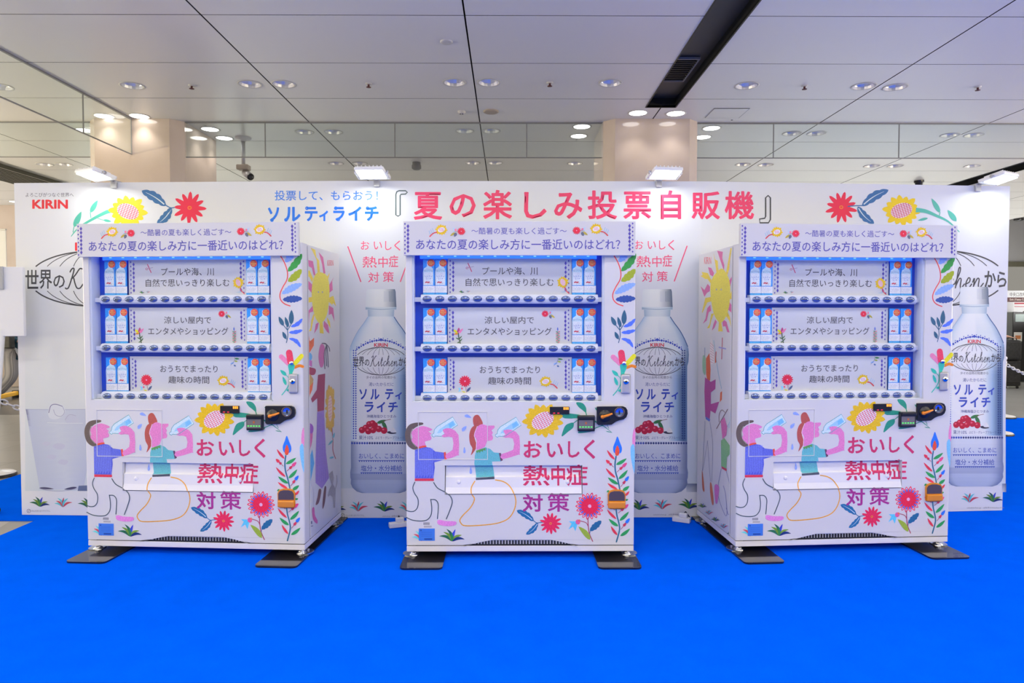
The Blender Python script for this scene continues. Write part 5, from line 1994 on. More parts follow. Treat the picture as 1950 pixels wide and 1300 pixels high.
aq = fc(44, 166, 158)
D.blob(Q(*z4, [(188, 1000), (215, 985), (248, 1000), (240, 1040), (226, 1075), (224, 1140), (196, 1140), (196, 1060)]), aq)
D.stroke(Q(*z4, [(205, 1140), (175, 1205), (128, 1264)]), 1.8, aq)
D.stroke(Q(*z4, [(165, 1085), (195, 1120), (190, 1180)]), 1.3, aq)
D.leaf(Q(*z4, [(172, 1092)])[0], Q(*z4, [(116, 1042)])[0], 7, aq)
D.leaf(Q(*z4, [(168, 1178)])[0], Q(*z4, [(138, 1100)])[0], 6, aq)
D.leaf(Q(*z4, [(170, 1225)])[0], Q(*z4, [(225, 1215)])[0], 5, aq)
D.leaf(Q(*z4, [(255, 1110)])[0], Q(*z4, [(280, 1080)])[0], 3, aq)
D.base()
# edge of the figure that wraps round from the right side
D.blob(Q(*z3, [(1945, 640), (1908, 700), (1892, 850), (1902, 955), (1945, 955)]), fc(206, 122, 180))
D.blob(Q(*z7, [(1372, 122), (1412, 118), (1414, 415), (1402, 410), (1384, 330), (1368, 220)]), fc(112, 172, 226))
D.base()
# line of the gap above the plinth is real; the barcode plate is printed
for i in range(12):
    D.poly(Q(*z6, [(232 + i * 5, 1121), (234.5 + i * 5, 1121), (234.5 + i * 5, 1145), (232 + i * 5, 1145)]), fc(90, 85, 100), up=False)
D.up()
for i in range(3):
    D.stroke(Q(*z6, [(236, 1155 + i * 6), (310, 1155 + i * 6)]), .5, fc(110, 105, 120), smooth=False)
door.build('door', vm)
flap_o = flap.build('delivery_flap', vm)
tag(flap_o, 'white hinged delivery flap')

# raised rim of the card pocket
u0, z0 = fu(796, 783.6)
u1, z1 = fu(929, 875)
mb = MB()
for a0, a1, b0, b1 in ((u0, u1, z0 - .0035, z0), (u0, u1, z1, z1 + .0035), (u0, u0 + .0035, z1, z0), (u1 - .0035, u1, z1, z0)):
    mb.box(a0, a1, -.0032, -.0, b0, b1, M['white'], .0012)
mb.build('card_pocket', vm)

# vent grille, plinth
mb = MB()
mb.face([(arch[0][0], .012, ZB1)] + [(u, .012, z) for u, z in arch[1:-1]] + [(arch[-1][0], .012, ZB1)], M['plastic_white'])
for (ua, za), (ub, zb) in zip(arch, arch[1:]):
    mb.face([(ua, 0, za), (ub, 0, zb), (ub, .012, zb), (ua, .012, za)], M['plastic_white'])
for i in range(31):
    px = 908 + i * 5.72
    u, zt = fu(px, 1029.5 if 936 < px < 1052 else 1029.5 + abs(px - (936 if px < 994 else 1052)) * .165)
    _, zb = fu(px, 1036.5)
    if zt - zb > .004:
        mb.box(u - .0044, u + .0044, .006, .0118, zb, zt, M['dark'])
mb.build('vent_grille', vm)
mb = MB()
mb.box(-HWID + .001, HWID - .001, .004, DEP, ZB0, ZB1 - .006, M['white_paint'], .003)
mb.box(-HWID + .05, HWID - .004, .007, DEP - .02, ZB1 - .006, ZB1 + .002, M['dark'])
mb.build('plinth', vm)

# header board
hd = MB()
HY = -0.032
hx0, hz1 = fu(768, 421, HY)
hx1, hz0 = fu(1210, 486, HY)
hd.box(hx0, hx1, HY, -.006, hz0, hz1, M['sheet'], .0015)
hd.box(-.5, .5, -.008, .002, hz0 + .03, ZTOP - .01, M['plastic_white'])


def hmap(px, py, lift):
    u, z = fu(px, py, HY)
    return (u, HY - lift, z)


H_ = Art([(hd, None, hmap)])
ink = fc(78, 74, 160)
H_.qtext(Z3, '～酷暑の夏も楽しく過ごす～', 768, 285, 1270, 321, ink, 0.004)
H_.qtext(Z3, 'あなたの夏の楽しみ方に一番近いのはどれ？', 476, 346, 1552, 402, ink, 0.009)


def diam_pair(a, q, xs, xb, y0, y1, nb, w, h, c):
    pts = Q(*q, [(xs, y0), (xb, y0), (xs, y1), (xb, y1)])
    s = q[2]
    a.diamonds(pts[1][0], pts[1][1] + h / s * .55, pts[3][1] - h / s * .55, nb, w / s, h / s * 1.0, c)
    a.diamonds(pts[0][0], pts[0][1], pts[2][1], nb + 1, w / s * .6, h / s * .55, c)


dk = fc(74, 62, 158)
H_.base()
diam_pair(H_, Z3, 418, 434, 266, 420, 7, 15, 23, dk)
diam_pair(H_, Z3, 1617, 1601, 264, 412, 7, 15, 23, dk)


def mini_sun(a, x, y, r, kind, flip=1, stem=True):
    if stem:
        a.stroke([(x + flip * r * .5, y + r * .4), (x + flip * r * 1.3, y + r * .55), (x + flip * r * 1.9, y + r * 1.1)], r * .20, kind(200, 62, 70))
        for k in range(3):
            bx = x + flip * r * (1.25 + .28 * k)
            a.stroke([(bx, y + r * (.5 + .15 * k)), (bx + flip * r * .25, y - r * (.25 - .2 * k))], r * .09, kind(130, 165, 200))
            a.lift -= UP
        a.up()
    a.sunflower(x, y, r, kind, 1, .9, -.3, 14, hatch=False)
    for k in range(-2, 3):
        a.stroke([(x + k * r * .17 - r * .1, y - r * .28), (x + k * r * .17 + r * .1, y + r * .28)], r * .06, kind(205, 90, 120), smooth=False)
        a.lift -= UP
    a.up()


def mini_dahlia(a, x, y, r, kind, flip=-1):
    a.stroke([(x, y), (x + flip * r * 1.8, y + r * .1)], r * .1, kind(120, 120, 110))
    a.leaf((x + flip * r * 1.5, y + r * .3), (x + flip * r * 2.6, y + r * 1.1), r * .5, kind(170, 150, 60))
    a.leaf((x + flip * r * 1.2, y + r * .3), (x + flip * r * 1.6, y + r * 1.3), r * .7, kind(90, 95, 120))
    a.poly([(x + flip * r * 1.4, y - r * .5), (x + flip * r * 2.1, y - r * .9), (x + flip * r * 1.7, y - r * .2), (x + flip * r * 2.0, y + r * .1), (x + flip * r * 1.3, y)], kind(160, 185, 225))
    a.ellipse(x + flip * r * 1.35, y - r * .3, r * .28, r * .28, kind(215, 110, 140), n=10)
    dahlia(a, x, y, r, kind, 14, simple=True)


for x, y, fl in ((610, 297, -1), (1425, 292, 1)):
    p_ = Q(*Z3, [(x, y)])[0]
    mini_sun(H_, p_[0], p_[1], 11.5, fc, fl)
for x, y, fl in ((715, 305, -1), (1322, 301, 1)):
    p_ = Q(*Z3, [(x, y)])[0]
    mini_dahlia(H_, p_[0], p_[1], 8.2, fc, fl)
hdo = hd.build('header_board', vm)
tag(hdo, 'white header board with violet lettering')

# display case behind the window
CY = 0.090     # depth of the blue back
mb = MB()
bx0, bx1 = WL + .006, WR - .006
mb.face([(bx0, CY, WB), (bx1, CY, WB), (bx1, CY, WT), (bx0, CY, WT)], M['case_blue'])
mb.face([(bx0, .02, WB), (bx0, .02, WT), (bx0, CY, WT), (bx0, CY, WB)][::-1], M['case_side'])
mb.face([(bx1, .02, WB), (bx1, CY, WB), (bx1, CY, WT), (bx1, .02, WT)][::-1], M['case_side'])
mb.face([(bx0, .02, WB), (bx1, .02, WB), (bx1, CY, WB), (bx0, CY, WB)], M['case_side'])
mb.face([(bx0, .02, WT), (bx1, .02, WT), (bx1, CY, WT), (bx0, CY, WT)][::-1], M['case_blue'])
mb.build('display_case', vm)
mb = MB()
lz = fu(960, 488, .05)[1]
mb.box(bx0 + .03, bx1 - .03, .074, .086, lz - .012, lz + .020, M['led'])
for i in range(13):
    x = bx0 + .08 + i * (bx1 - bx0 - .16) / 12
    mb.box(x - .007, x + .007, .072, .0745, lz + .000, lz + .008, M['led_dot'])
tag(mb.build('light_strip', vm), 'glowing blue light strip at the top of the window')
mb = MB()
mb.box(WL - .004, WR + .004, .006, .010, WB - .004, WT + .004, M['pane'])
mb.build('window_pane', vm)
mb = MB()
for a0, a1, b0, b1 in ((WL, WL + .010, WB, WT), (WR - .012, WR, WB, WT), (WL, WR, WB, WB + .004)):
    mb.box(a0, a1, .0105, .022, b0, b1, M['case_side'])
mb.build('window_frame', vm)

# three rails of buttons, message sheets and dummy bottle cards
BX0, BX1 = 813.5, 1125.5
RAILY = 0.048
dome = MB()
dome.sphere((0, 0, 0), .027, M['button'], 1, .42, .66, 20, 12)
ring = [(0.031 * cos(2 * pi * i / 20), .0215 * sin(2 * pi * i / 20)) for i in range(20)]
first_button = None
LBL = (('upper', 569), ('middle', 663.5), ('lower', 757.5))
SHEETS = []
for r, (nm, py) in enumerate(LBL):
    rail = MB()
    _, zc = fu(960, py, RAILY - .02)
    xa, xb = fu(802, py, RAILY)[0], fu(1138, py, RAILY)[0]
    # rounded rail profile
    prof = [(RAILY + .030, zc - .026), (RAILY - .008, zc - .026), (RAILY - .018, zc - .018), (RAILY - .021, zc), (RAILY - .017, zc + .017), (RAILY - .004, zc + .025), (RAILY + .030, zc + .027)]
    for (ya, za), (yb, zb) in zip(prof, prof[1:]):
        rail.face([(xa, ya, za), (xa, yb, zb), (xb, yb, zb), (xb, ya, za)][::-1], M['rail'], smooth=True)
    for x in (xa, xb):
        rail.face([(x, y, z) for y, z in prof], M['rail'])
    for x0_, x1_ in ((bx0, xa), (xb, bx1)):
        rail.box(x0_, x1_, RAILY - .004, RAILY + .02, zc - .016, zc + .010, M['rail'])
    ro = rail.build('button_rail', vm)
    for i in range(14):
        px = BX0 + (BX1 - BX0) * i / 13
        u, _ = fu(px, py, RAILY - .02)
        if first_button is None:
            first_button = dome.build('button', ro)
            b_ = first_button
        else:
            b_ = first_button.copy()
            COL.objects.link(b_)
            b_.parent = ro
        b_.location = (u, RAILY - .020, zc)
tag(first_button, None)

SHY = 0.072
zb7 = (840, 480, 4.332)


def sheet_map(dy):
    def f(px, py, lift):
        u, z = fu(px, py, dy)
        return (u, dy - lift, z)
    return f


txt = fc(72, 68, 76)


def sheet(y_top, y_bot, draw):
    mb = MB()
    xa, zt = fu(852.5, y_top, SHY)
    xb, zb = fu(1088.5, y_bot, SHY)
    mb.box(xa, xb, SHY, SHY + .002, zb, zt, M['sheet'])
    a = Art([(mb, None, sheet_map(SHY))], 'ink_smooth')
    draw(a)
    mb.build('message_sheet', vm)


def draw1(a):
    a.qtext(zb7, 'プールや海、川', 340, 122, 795, 188, txt, 0.006)
    a.qtext(zb7, '自然で思いっきり楽しむ', 203, 215, 928, 280, txt, 0.006)
    diam_pair(a, zb7, 75, 100, 72, 330, 7, 20, 36, dk)
    diam_pair(a, zb7, 1052, 1027, 72, 330, 7, 20, 36, dk)
    a.stroke(Q(*zb7, [(222, 92), (252, 160)]), 1.6, fc(190, 60, 100))
    a.stroke(Q(*zb7, [(204, 132), (270, 118)]), 1.0, fc(150, 130, 160))
    a.stroke([(Q(*zb7, [(215, 130)])[0][0] + 2.2 * cos(i), Q(*zb7, [(215, 130)])[0][1] + 2.2 * sin(i)) for i in range(6)], .6, fc(190, 60, 100), closed=True)
    p_ = Q(*zb7, [(1004, 248)])[0]
    a.stroke(Q(*zb7, [(1015, 280), (1030, 315), (1055, 340)]), 1.8, fc(200, 62, 70))
    for k in range(3):
        a.stroke(Q(*zb7, [(1030 - k * 4, 320), (985 + k * 14, 330 + k * 4)]), .6, fc(130, 165, 200))
    a.sunflower(p_[0], p_[1], 11.5, fc, .95, 1, 1.2, 13, hatch=True)
    a.tuft(*Q(*zb7, [(170, 336)])[0], 11, fc, 'green')
    a.tuft(*Q(*zb7, [(222, 332)])[0], 9, fc, 'red')


def draw2(a):
    a.qtext(zb7, '涼しい屋内で', 358, 530, 766, 590, txt, 0.006)
    a.qtext(zb7, 'エンタメやショッピング', 218, 622, 912, 685, txt, 0.006)
    diam_pair(a, zb7, 72, 98, 480, 735, 7, 20, 36, dk)
    diam_pair(a, zb7, 1051, 1025, 480, 725, 7, 20, 36, dk)
    p_ = Q(*zb7, [(858, 508)])[0]
    mini_dahlia(a, p_[0], p_[1], 7.2, fc, 1)
    # small tulip-like flower
    for b, t_, c, w in (((140, 668), (102, 640), (222, 198, 32), 5), ((142, 665), (147, 622), (170, 60, 120), 5.5), ((145, 668), (180, 630), (225, 110, 160), 4.5), ((138, 672), (106, 676), (240, 130, 50), 3.5)):
        a.leaf(Q(*zb7, [b])[0], Q(*zb7, [t_])[0], w, fc(*c), blunt=1)
    a.stroke(Q(*zb7, [(142, 668), (146, 700), (158, 752)]), 1.8, fc(60, 75, 65))
    for b, t_ in (((150, 720), (120, 705)), ((150, 715), (172, 690)), ((154, 740), (132, 748)), ((155, 735), (176, 712))):
        a.leaf(Q(*zb7, [b])[0], Q(*zb7, [t_])[0], 2.2, fc(75, 105, 70))
    a.stroke(Q(*zb7, [(962, 640), (964, 750)]), .6, fc(70, 100, 90))
    a.leaf(Q(*zb7, [(962, 648)])[0], Q(*zb7, [(961, 618)])[0], 2.6, fc(90, 110, 200))
    for k in range(7):
        y = 655 + k * 14
        a.leaf(Q(*zb7, [(963, y + 8)])[0], Q(*zb7, [(945, y - 4)])[0], 1.4, fc(200, 70, 90) if k % 2 else fc(70, 130, 80))
        a.leaf(Q(*zb7, [(963, y + 8)])[0], Q(*zb7, [(982, y - 4)])[0], 1.4, fc(70, 130, 80) if k % 2 else fc(200, 70, 90))


def draw3(a):
    a.qtext(zb7, 'おうちでまったり', 318, 940, 816, 998, txt, 0.006)
    a.qtext(zb7, '趣味の時間', 388, 1030, 742, 1092, txt, 0.006)
    diam_pair(a, zb7, 78, 103, 890, 1132, 7, 20, 36, dk)
    diam_pair(a, zb7, 1054, 1028, 890, 1132, 7, 20, 36, dk)
    p_ = Q(*zb7, [(197, 1064)])[0]
    a.stroke(Q(*zb7, [(200, 1100), (205, 1130), (212, 1158)]), .8, fc(130, 60, 80))
    dahlia(a, p_[0], p_[1], 12, fc, 15, simple=True)
    a.leaf(Q(*zb7, [(212, 1150)])[0], Q(*zb7, [(245, 1112)])[0], 4.5, fc(70, 85, 130))
    a.leaf(Q(*zb7, [(205, 1160)])[0], Q(*zb7, [(172, 1146)])[0], 3, fc(190, 175, 70))
    a.poly(Q(*zb7, [(165, 1120), (138, 1118), (150, 1134), (140, 1152), (160, 1146)]), fc(120, 180, 230))
    a.ellipse(*Q(*zb7, [(172, 1124)])[0], 2, 2, fc(225, 90, 120), n=10)
    p_ = Q(*zb7, [(862, 1066)])[0]
    mini_sun(a, p_[0], p_[1], 11.5, fc, 1)
    for b, t_, c in (((965, 880), (1005, 884), (60, 130, 70)), ((962, 900), (990, 906), (150, 160, 70)), ((958, 915), (925, 925), (120, 150, 210)), ((955, 935), (975, 945), (80, 100, 150))):
        a.leaf(Q(*zb7, [b])[0], Q(*zb7, [t_])[0], 3.2, fc(*c))
    a.stroke(Q(*zb7, [(965, 868), (960, 900), (928, 938)]), .6, fc(90, 95, 110))


sheet(492, 563, draw1)
sheet(585, 657, draw2)
sheet(680, 751, draw3)

# dummy bottle cards
BCY = 0.062
zb5 = (765, 480, 5.909)


def bottle_card():
    """drawn on the first card of the upper row; origin at its own foot"""
    mb = MB()
    x0, zt = fu(805.6, 492.5, BCY)
    x1, zb = fu(828.3, 562.0, BCY)
    ox, oz = (x0 + x1) / 2, zb
    mb.box(x0 - ox + .0008, x1 - ox - .0008, BCY, BCY + .003, 0, zt - oz, M['ink'])
    for k in range(len(mb.cols)):
        mb.cols[k] = (0.03, 0.36, 0.95)

    def f(px, py, lift):
        u, z = fu(px, py, BCY)
        return (u - ox, BCY - lift, z - oz)
    a = Art([(mb, None, f)])
    q = zb5
    silver = [(285, 100), (330, 100), (330, 160), (352, 185), (358, 230), (355, 372), (243, 372), (240, 230), (250, 185), (285, 160)]
    a.poly(Q(*q, [(242, 378), (375, 378), (375, 455), (242, 455)]), fc(214, 220, 232))
    a.poly(Q(*q, silver), fc(186, 202, 226))
    a.poly(Q(*q, [(250, 225), (350, 225), (348, 368), (248, 368)]), fc(206, 212, 228))
    for y in (200, 212):
        a.stroke(Q(*q, [(250, y + 6), (300, y - 4), (352, y + 6)]), .5, fc(100, 130, 165))
    a.text('ソルティ', *Q(*q, [(255, 262)])[0], *Q(*q, [(345, 284)])[0], fc(90, 110, 180), .01)
    a.text('ライチ', *Q(*q, [(272, 288)])[0], *Q(*q, [(330, 308)])[0], fc(90, 110, 180), .01)
    for x, y in ((272, 340), (284, 335), (296, 342), (308, 337)):
        a.ellipse(*Q(*q, [(x, y)])[0], 1.6, 1.3, fc(190, 60, 80), n=8)
    a.stroke(Q(*q, [(300, 348), (335, 350)]), .5, fc(110, 90, 100))
    a.stroke(Q(*q, [(248, 225), (248, 368), (350, 368)]), .4, fc(120, 150, 190), smooth=False)
    for y in (405, 418, 436):
        a.stroke(Q(*q, [(252, y), (300 + (y % 7) * 8, y)]), .35, fc(150, 160, 185), smooth=False)
    a.poly(Q(*q, [(242, 459), (372, 459), (372, 477), (242, 477)]), fc(70, 150, 235))
    a.ellipse(*Q(*q, [(331, 121)])[0], 7.0, 7.0, fc(224, 74, 74))
    for y, xa, xb in ((104, 308, 352), (123, 298, 364), (141, 310, 352)):
        n = int((xb - xa) / 9)
        for i in range(n):
            x = xa + 9 * i
            a.stroke(Q(*q, [(x, y - 5), (x + 5, y + 4)]), .7, fc(244, 190, 90), smooth=False)
            a.lift -= UP
            a.stroke(Q(*q, [(x, y + 1), (x + 6, y - 2)]), .7, fc(244, 190, 90), smooth=False)
            a.lift -= UP * .7
    return mb.build('bottle_card', vm), ox, oz


bc, box_, boz = bottle_card()
bc.location = (box_, 0, boz)
k = 0
for ytop in (492.5, 586, 681.5):
    for px in (805.6, 828.6, 1089, 1112):
        x, z = fu(px + 11.3, ytop + 69.5, BCY)
        if k == 0:
            o = bc
        else:
            o = bc.copy()
            COL.objects.link(o)
            o.parent = vm
        o.location = (x, 0, z)
        k += 1

# fittings on the door
mb = MB()
u0, z0 = fu(1047, 774)
u1, z1 = fu(1084, 788)
mb.box(u0, u1, -.012, 0, z1, z0, M['black'], .002)
po = mb.build('price_display', vm)
mb = MB()
for i in range(3):
    ux, uz = fu(1074 + i * 3.6, 777)
    mb.box(ux - .0035, ux + .0035, -.0135, -.012, uz - .007, uz + .007, M['digit'])
for i, x in enumerate((1055, 1063)):
    ux, uz = fu(x, 785.8)
    mb.box(ux - .006, ux + .006, -.0135, -.012, uz - .003, uz + .003, M['digit_red'])
tag(mb.build('digits', po), 'glowing orange digits')

mb = MB()
u0, z0 = fu(1099.5, 790)
u1, z1 = fu(1132, 820)
mb.box(u0, u1, -.022, 0, z1, z0, M['black'], .004)
mb.box(u0 + .004, u1 - .004, -.034, -.02, z0 - .022, z0 - .002, M['black'], .004)
bo = mb.build('bill_acceptor', vm)
mb = MB()
s0, t0 = fu(1101.5, 798.5)
s1, t1 = fu(1128.5, 815.5)
mb.box(s0, s1, -.0235, -.022, t1, t0, M['screen'])
for i in range(5):
    gx_, gz_ = fu(1104 + i * 5.4, 811.5)
    mb.box(gx_ - .005, gx_ + .005, -.0245, -.0235, gz_ - .003, gz_ + .003, M['green_led'])
gx_, gz_ = fu(1115, 804.5)
mb.box(gx_ - .006, gx_ + .006, -.0245, -.0235, gz_ - .006, gz_ + .007, mat('dim_orange', (0.5, 0.16, 0.05), .4))
mb.build('screen', bo)

mb = MB()
outl = [fu(*p) for p in ((1137, 773.5), (1186, 773), (1191, 775), (1194, 780), (1194.5, 787), (1192, 793.5), (1187, 797.5), (1178, 799.5), (1172, 802), (1164, 807.5), (1139, 808.5), (1136, 806), (1136, 775))]
mb.prism(outl[::-1], -.014, 0, M['black'])
u, z = fu(1151, 791)
mb.cyl((u, -.014, z), (u, -.018, z), .036, .034, M['black'], 24)
co = mb.build('coin_panel', vm)
mb = MB()
ua, za = fu(1146.5, 792.5)
ub, zb = fu(1165, 786)
mb.cyl((ua, -.017, za), (ua, -.030, za), .0115, .010, M['orange'], 18)
mb.tube([(ua, -.026, za), (ua * .55 + ub * .45, -.027, za * .6 + zb * .4), (ub, -.026, zb)], [.0085, .0075, .005], M['orange'], 10)
tag(mb.build('return_lever', co), 'orange coin return lever')
mb = MB()
u, z = fu(1178.7, 784)
mb.lathe([(.030, 0), (.030, .007), (.024, .007), (.022, .002)], M['smoke'], 28, mtx=Matrix.Translation((u, -.0135, z)) @ Matrix.Rotation(radians(90), 4, 'X'))
mb.lathe([(.022, .0035), (.012, .001), (0, 0.0005)], M['coin_dish'], 24, mtx=Matrix.Translation((u, -.0135, z)) @ Matrix.Rotation(radians(90), 4, 'X'))
mb.box(u - .003, u + .003, -.018, -.0145, z - .010, z + .010, M['dark'])
tag(mb.build('coin_slot', co), 'round shiny coin slot')

# coin return cup
mb = MB()
cup = [fu(*p) for p in ((1157.5, 966), (1157, 940), (1160, 934), (1168, 931.5), (1180, 931.5), (1188, 934), (1191, 940), (1190.5, 966), (1186, 968), (1162, 968))]
mb.prism(cup[::-1], -.010, 0, M['amber'])
ro = mb.build('coin_return', vm)
mb = MB()
win = [fu(*p) for p in ((1159, 952), (1159, 941), (1162, 936), (1169, 934), (1179, 934), (1186, 936), (1189, 941), (1189, 952))]
mb.prism(win[::-1], -.013, -.010, M['smoke'])
tag(mb.build('lid', ro), 'smoky dark lid')
mb = MB()
u, z0 = fu(1174, 953.5)
_, z1 = fu(1174, 966.5)
mb.box(u - .049, u + .049, -.022, -.009, z1, z0, M['amber'], .006)
tag(mb.build('cup', ro), 'amber plastic cup')

# lock handle
mb = MB()
u, z = fu(1191, 730.5)
mb.box(u - .027, u + .027, -.016, 0, z - .056, z + .056, M['silver'], .010, 3)
ho = mb.build('lock_handle', vm)
mb = MB()
_, zk = fu(1191, 725.7)
mb.cyl((u, -.016, zk), (u, -.022, zk), .017, .015, M['chrome'], 20)
mb.cyl((u, -.022, zk), (u, -.024, zk), .006, .005, M['dark'], 12)
mb.build('keyhole', ho)
mb = MB()
u, z = fu(1188, 691)
mb.cyl((u, 0, z), (u, -.012, z), .013, .011, M['chrome'], 18)
mb.build('lock_button', vm)

# blue sticker
mb = MB()
u0, z0 = fu(797.6, 1006)
u1, z1 = fu(828, 1029)
mb.box(u0, u1, -.0022, -.0004, z1, z0, M['sticker'])
a = Art([(mb, None, lambda px, py, lift: (fu(px, py)[0], -.0022 - lift, fu(px, py)[1]))])
a.text('1', 801, 1008, 802.5, 1010.5, fc(25, 45, 120))
for y in (1013, 1016.5, 1020):
    a.stroke([(802, y), (822, y)], .4, fc(40, 75, 175), smooth=False)
a.poly([(808, 1024.5), (823, 1024.5), (823, 1027), (808, 1027)], fc(30, 60, 150))
mb.build('sticker', vm)

# levelling feet on black base plates
for sx in (-1, 1):
    mb = MB()
    x0, x1 = (-.672, -.435) if sx < 0 else (.430, .672)
    r = .03
    o_ = []
    for cx, cy, a0 in ((x1 - r, .80 - r, 0), (x0 + r, .80 - r, 90), (x0 + r, -.175 + r, 180), (x1 - r, -.175 + r, 270)):
        for i in range(5):
            t = radians(a0 + 90 * i / 4)
            o_.append((cx + r * cos(t), cy + r * sin(t)))
    hplate = .010
    mb.face([(x, y, hplate) for x, y in o_], M['black_gloss'])
    for i in range(len(o_)):
        a_, b_ = o_[i], o_[(i + 1) % len(o_)]
        mb.face([(a_[0], a_[1], 0.0005), (b_[0], b_[1], 0.0005), (b_[0], b_[1], hplate), (a_[0], a_[1], hplate)], M['black_gloss'])
    tag(mb.build('base_plate', vm), 'black lacquered steel base plate')
    for y in (.045, .60):
        mb = MB()
        x = sx * .622
        mb.cyl((x, y, hplate + .006), (x, y, ZB0 + .006), .0085, .0085, M['chrome'], 12)
        mb.lathe([(0, .022), (.016, .021), (.024, .010), (.030, .004), (.030, .0)], M['chrome'], 20, (x, y, hplate))
        ov = []
        for i in range(24):
            t = 2 * pi * i / 24
            ov.append((x - sx * (-.018) + .046 * cos(t) * 1.0, y + .018 + .052 * sin(t)))
        mb.face([(p[0], p[1], hplate + .005) for p in ov], M['chrome'])
        for i in range(24):
            a_, b_ = ov[i], ov[(i + 1) % 24]
            mb.face([(a_[0], a_[1], hplate), (b_[0], b_[1], hplate), (b_[0], b_[1], hplate + .005), (a_[0], a_[1], hplate + .005)], M['chrome'])
        mb.lathe([(.010, .005), (.010, .014), (0, .014)], M['chrome'], 6, (x + sx * .02, y + .045, hplate), smooth=False)
        mb.build('levelling_foot', vm)

# the case's own lights: a blue-white line at the top of each tier
for py, e in ((488, .26), (580, .2), (676, .2)):
    _, z = fu(960, py, .05)
    area_light('case_light', ((bx0 + bx1) / 2, .034, z - .004), (radians(-28), 0, 0), bx1 - bx0 - .1, .012, e, (0.80, 0.90, 1.0), vm)

# the two others
v1 = copy_tree(vm)
v1.location = (C1.x, C1.y, 0)
v1.rotation_euler = (0, 0, A1)
v1['label'] = 'white illustrated vending machine at left, its sun-painted right side showing'
v3 = copy_tree(vm)
v3.location = (C3.x, C3.y, 0)
v3.rotation_euler = (0, 0, A3)
v3['label'] = 'white illustrated vending machine at right, its sun-painted left side showing'

# ------------------------------------------------------------------ power strips behind the machines
for (px, py, rz, lab) in ((1302, 994, -0.5, 'white power strip on the blue carpet at the rear of the right machine'), (763, 1001, 0.35, 'white power strip beside the rear left corner of the middle machine')):
    p = hit_z(px, py, 0)
    t = thing('power_strip', lab, 'power strip', (p.x, p.y - (.0 if px > 1000 else .02), 0), rz, 'white power strips')
    mb = MB()
    mb.box(-.075, .045, -.022, .022, .001, .034, M['plastic_white'], .005)
    mb.build('body', t)
    mb = MB()
    mb.box(-.03, .025, -.017, .017, .034, .062, M['plastic_white'], .005)
    mb.build('plug', t)
    mb = MB()
    mb.tube([(-.01, .015, .05), (0.0, .05, .06), (.015, .07, .03), (.03, .078, .006), (.05, .08, .006)], .004, M['black'], 8)
    mb.build('cable', t)

# ------------------------------------------------------------------ left margin: sign board, stanchions, passer-by
sp_ = hit_plane(47, 574, (0, 4.62, 0), YN)
xr = sp_.x
zt = hit_plane(20, 508, (0, 4.62, 0), YN).z
zb = hit_plane(20, 640, (0, 4.62, 0), YN).z
t = thing('sign_board', 'white board on a splayed stand at the left edge, in front of the wall', 'sign board', (xr - .38, 4.62, 0))
mb = MB()
mb.box(-.38, .38, -.012, .012, zb, zt, M['wall_print'], .004)
mb.build('board', t)
mb = MB()
gx0 = hit_plane(6, 530, (0, 4.60, 0), YN).x - (xr - .38)
gz0, gz1 = hit_plane(3, 551, (0, 4.60, 0), YN).z, hit_plane(3, 507, (0, 4.60, 0), YN).z
mb.box(gx0 - .22, gx0, -.026, -.012, gz0, gz1, mat('grey_holder', (.42, .43, .43), .4), .004)
mb.build('leaflet_holder', t)
mb = MB()
lx = hit_plane(11, 642, (0, 4.62, 0), YN).x - (xr - .38)
for s in (0, 1):
    x0_ = lx - .02 - .30 * s
    mb.tube([(x0_, .0, zb + .05), (x0_ - .12 + .24 * s, .0, .05)], .018, M['wall_print'], 10)
mb.build('stand', t)
mb = MB()
bxr = hit_plane(4, 960, (0, 4.86, 0), YN).x - (xr - .38)
mb.box(-.42, bxr - .06, -.20, .22, .050, .066, M['white_paint'], .004)
mb.build('base', t)
for sx in (-.38, bxr - .016):
    for y in (-.15, .21):
        mb = MB()
        mb.cyl((sx - .012, y, .024), (sx + .012, y, .024), .022, .022, M['black'], 16)
        mb.cyl((sx, y, .03), (sx, y, .05), .008, .008, M['chrome'], 10)
        mb.build('caster', t)


def stanchion(x, y, label, h=.82):
    t = thing('stanchion', label, 'stanchion', (x, y, .001), 0, 'white chain stanchions')
    mb = MB()
    mb.lathe([(.150, 0), (.150, .012), (.142, .020)], M['black'], 32)
    mb.lathe([(.142, .020), (.128, .030), (.05, .044), (.024, .05), (.024, .06)], M['plastic_white'], 32)
    mb.build('base', t)
    mb = MB()
    mb.cyl((0, 0, .05), (0, 0, h), .020, .020, M['plastic_white'], 18)
    mb.build('post', t)
    mb = MB()
    mb.sphere((0, 0, h + .015), .030, M['plastic_white'])
    mb.lathe([(.027, h - .06), (.027, h - .03)], M['plastic_white'], 16)
    mb.build('cap', t)
    return t


def chain(a, b, sag, label):
    a, b = Vector(a), Vector(b)
    mb = MB()
    L = (b - a).length
    n = int(L / .045)
    pts = []
    for i in range(n + 1):
        t = i / n
        p = a.lerp(b, t)
        p.z -= sag * 4 * t * (1 - t)
        pts.append(p)
    for i in range(n):
        p, q = pts[i], pts[i + 1]
        d = (q - p).normalized()
        side = d.cross(Vector((0, 0, 1))).normalized()
        up_ = side.cross(d)
        w = side if i % 2 else up_
        c = (p + q) / 2
        ring_ = []
        for k in range(11):
            th = 2 * pi * k / 10
            ring_.append(c + d * (.034 * cos(th)) + w * (.019 * sin(th)))
        mb.tube(ring_, .0065, M['plastic_white'], 5)
    o = mb.build('barrier_chain')
    tag(o, label, 'chain', 'white plastic chains')
    return o


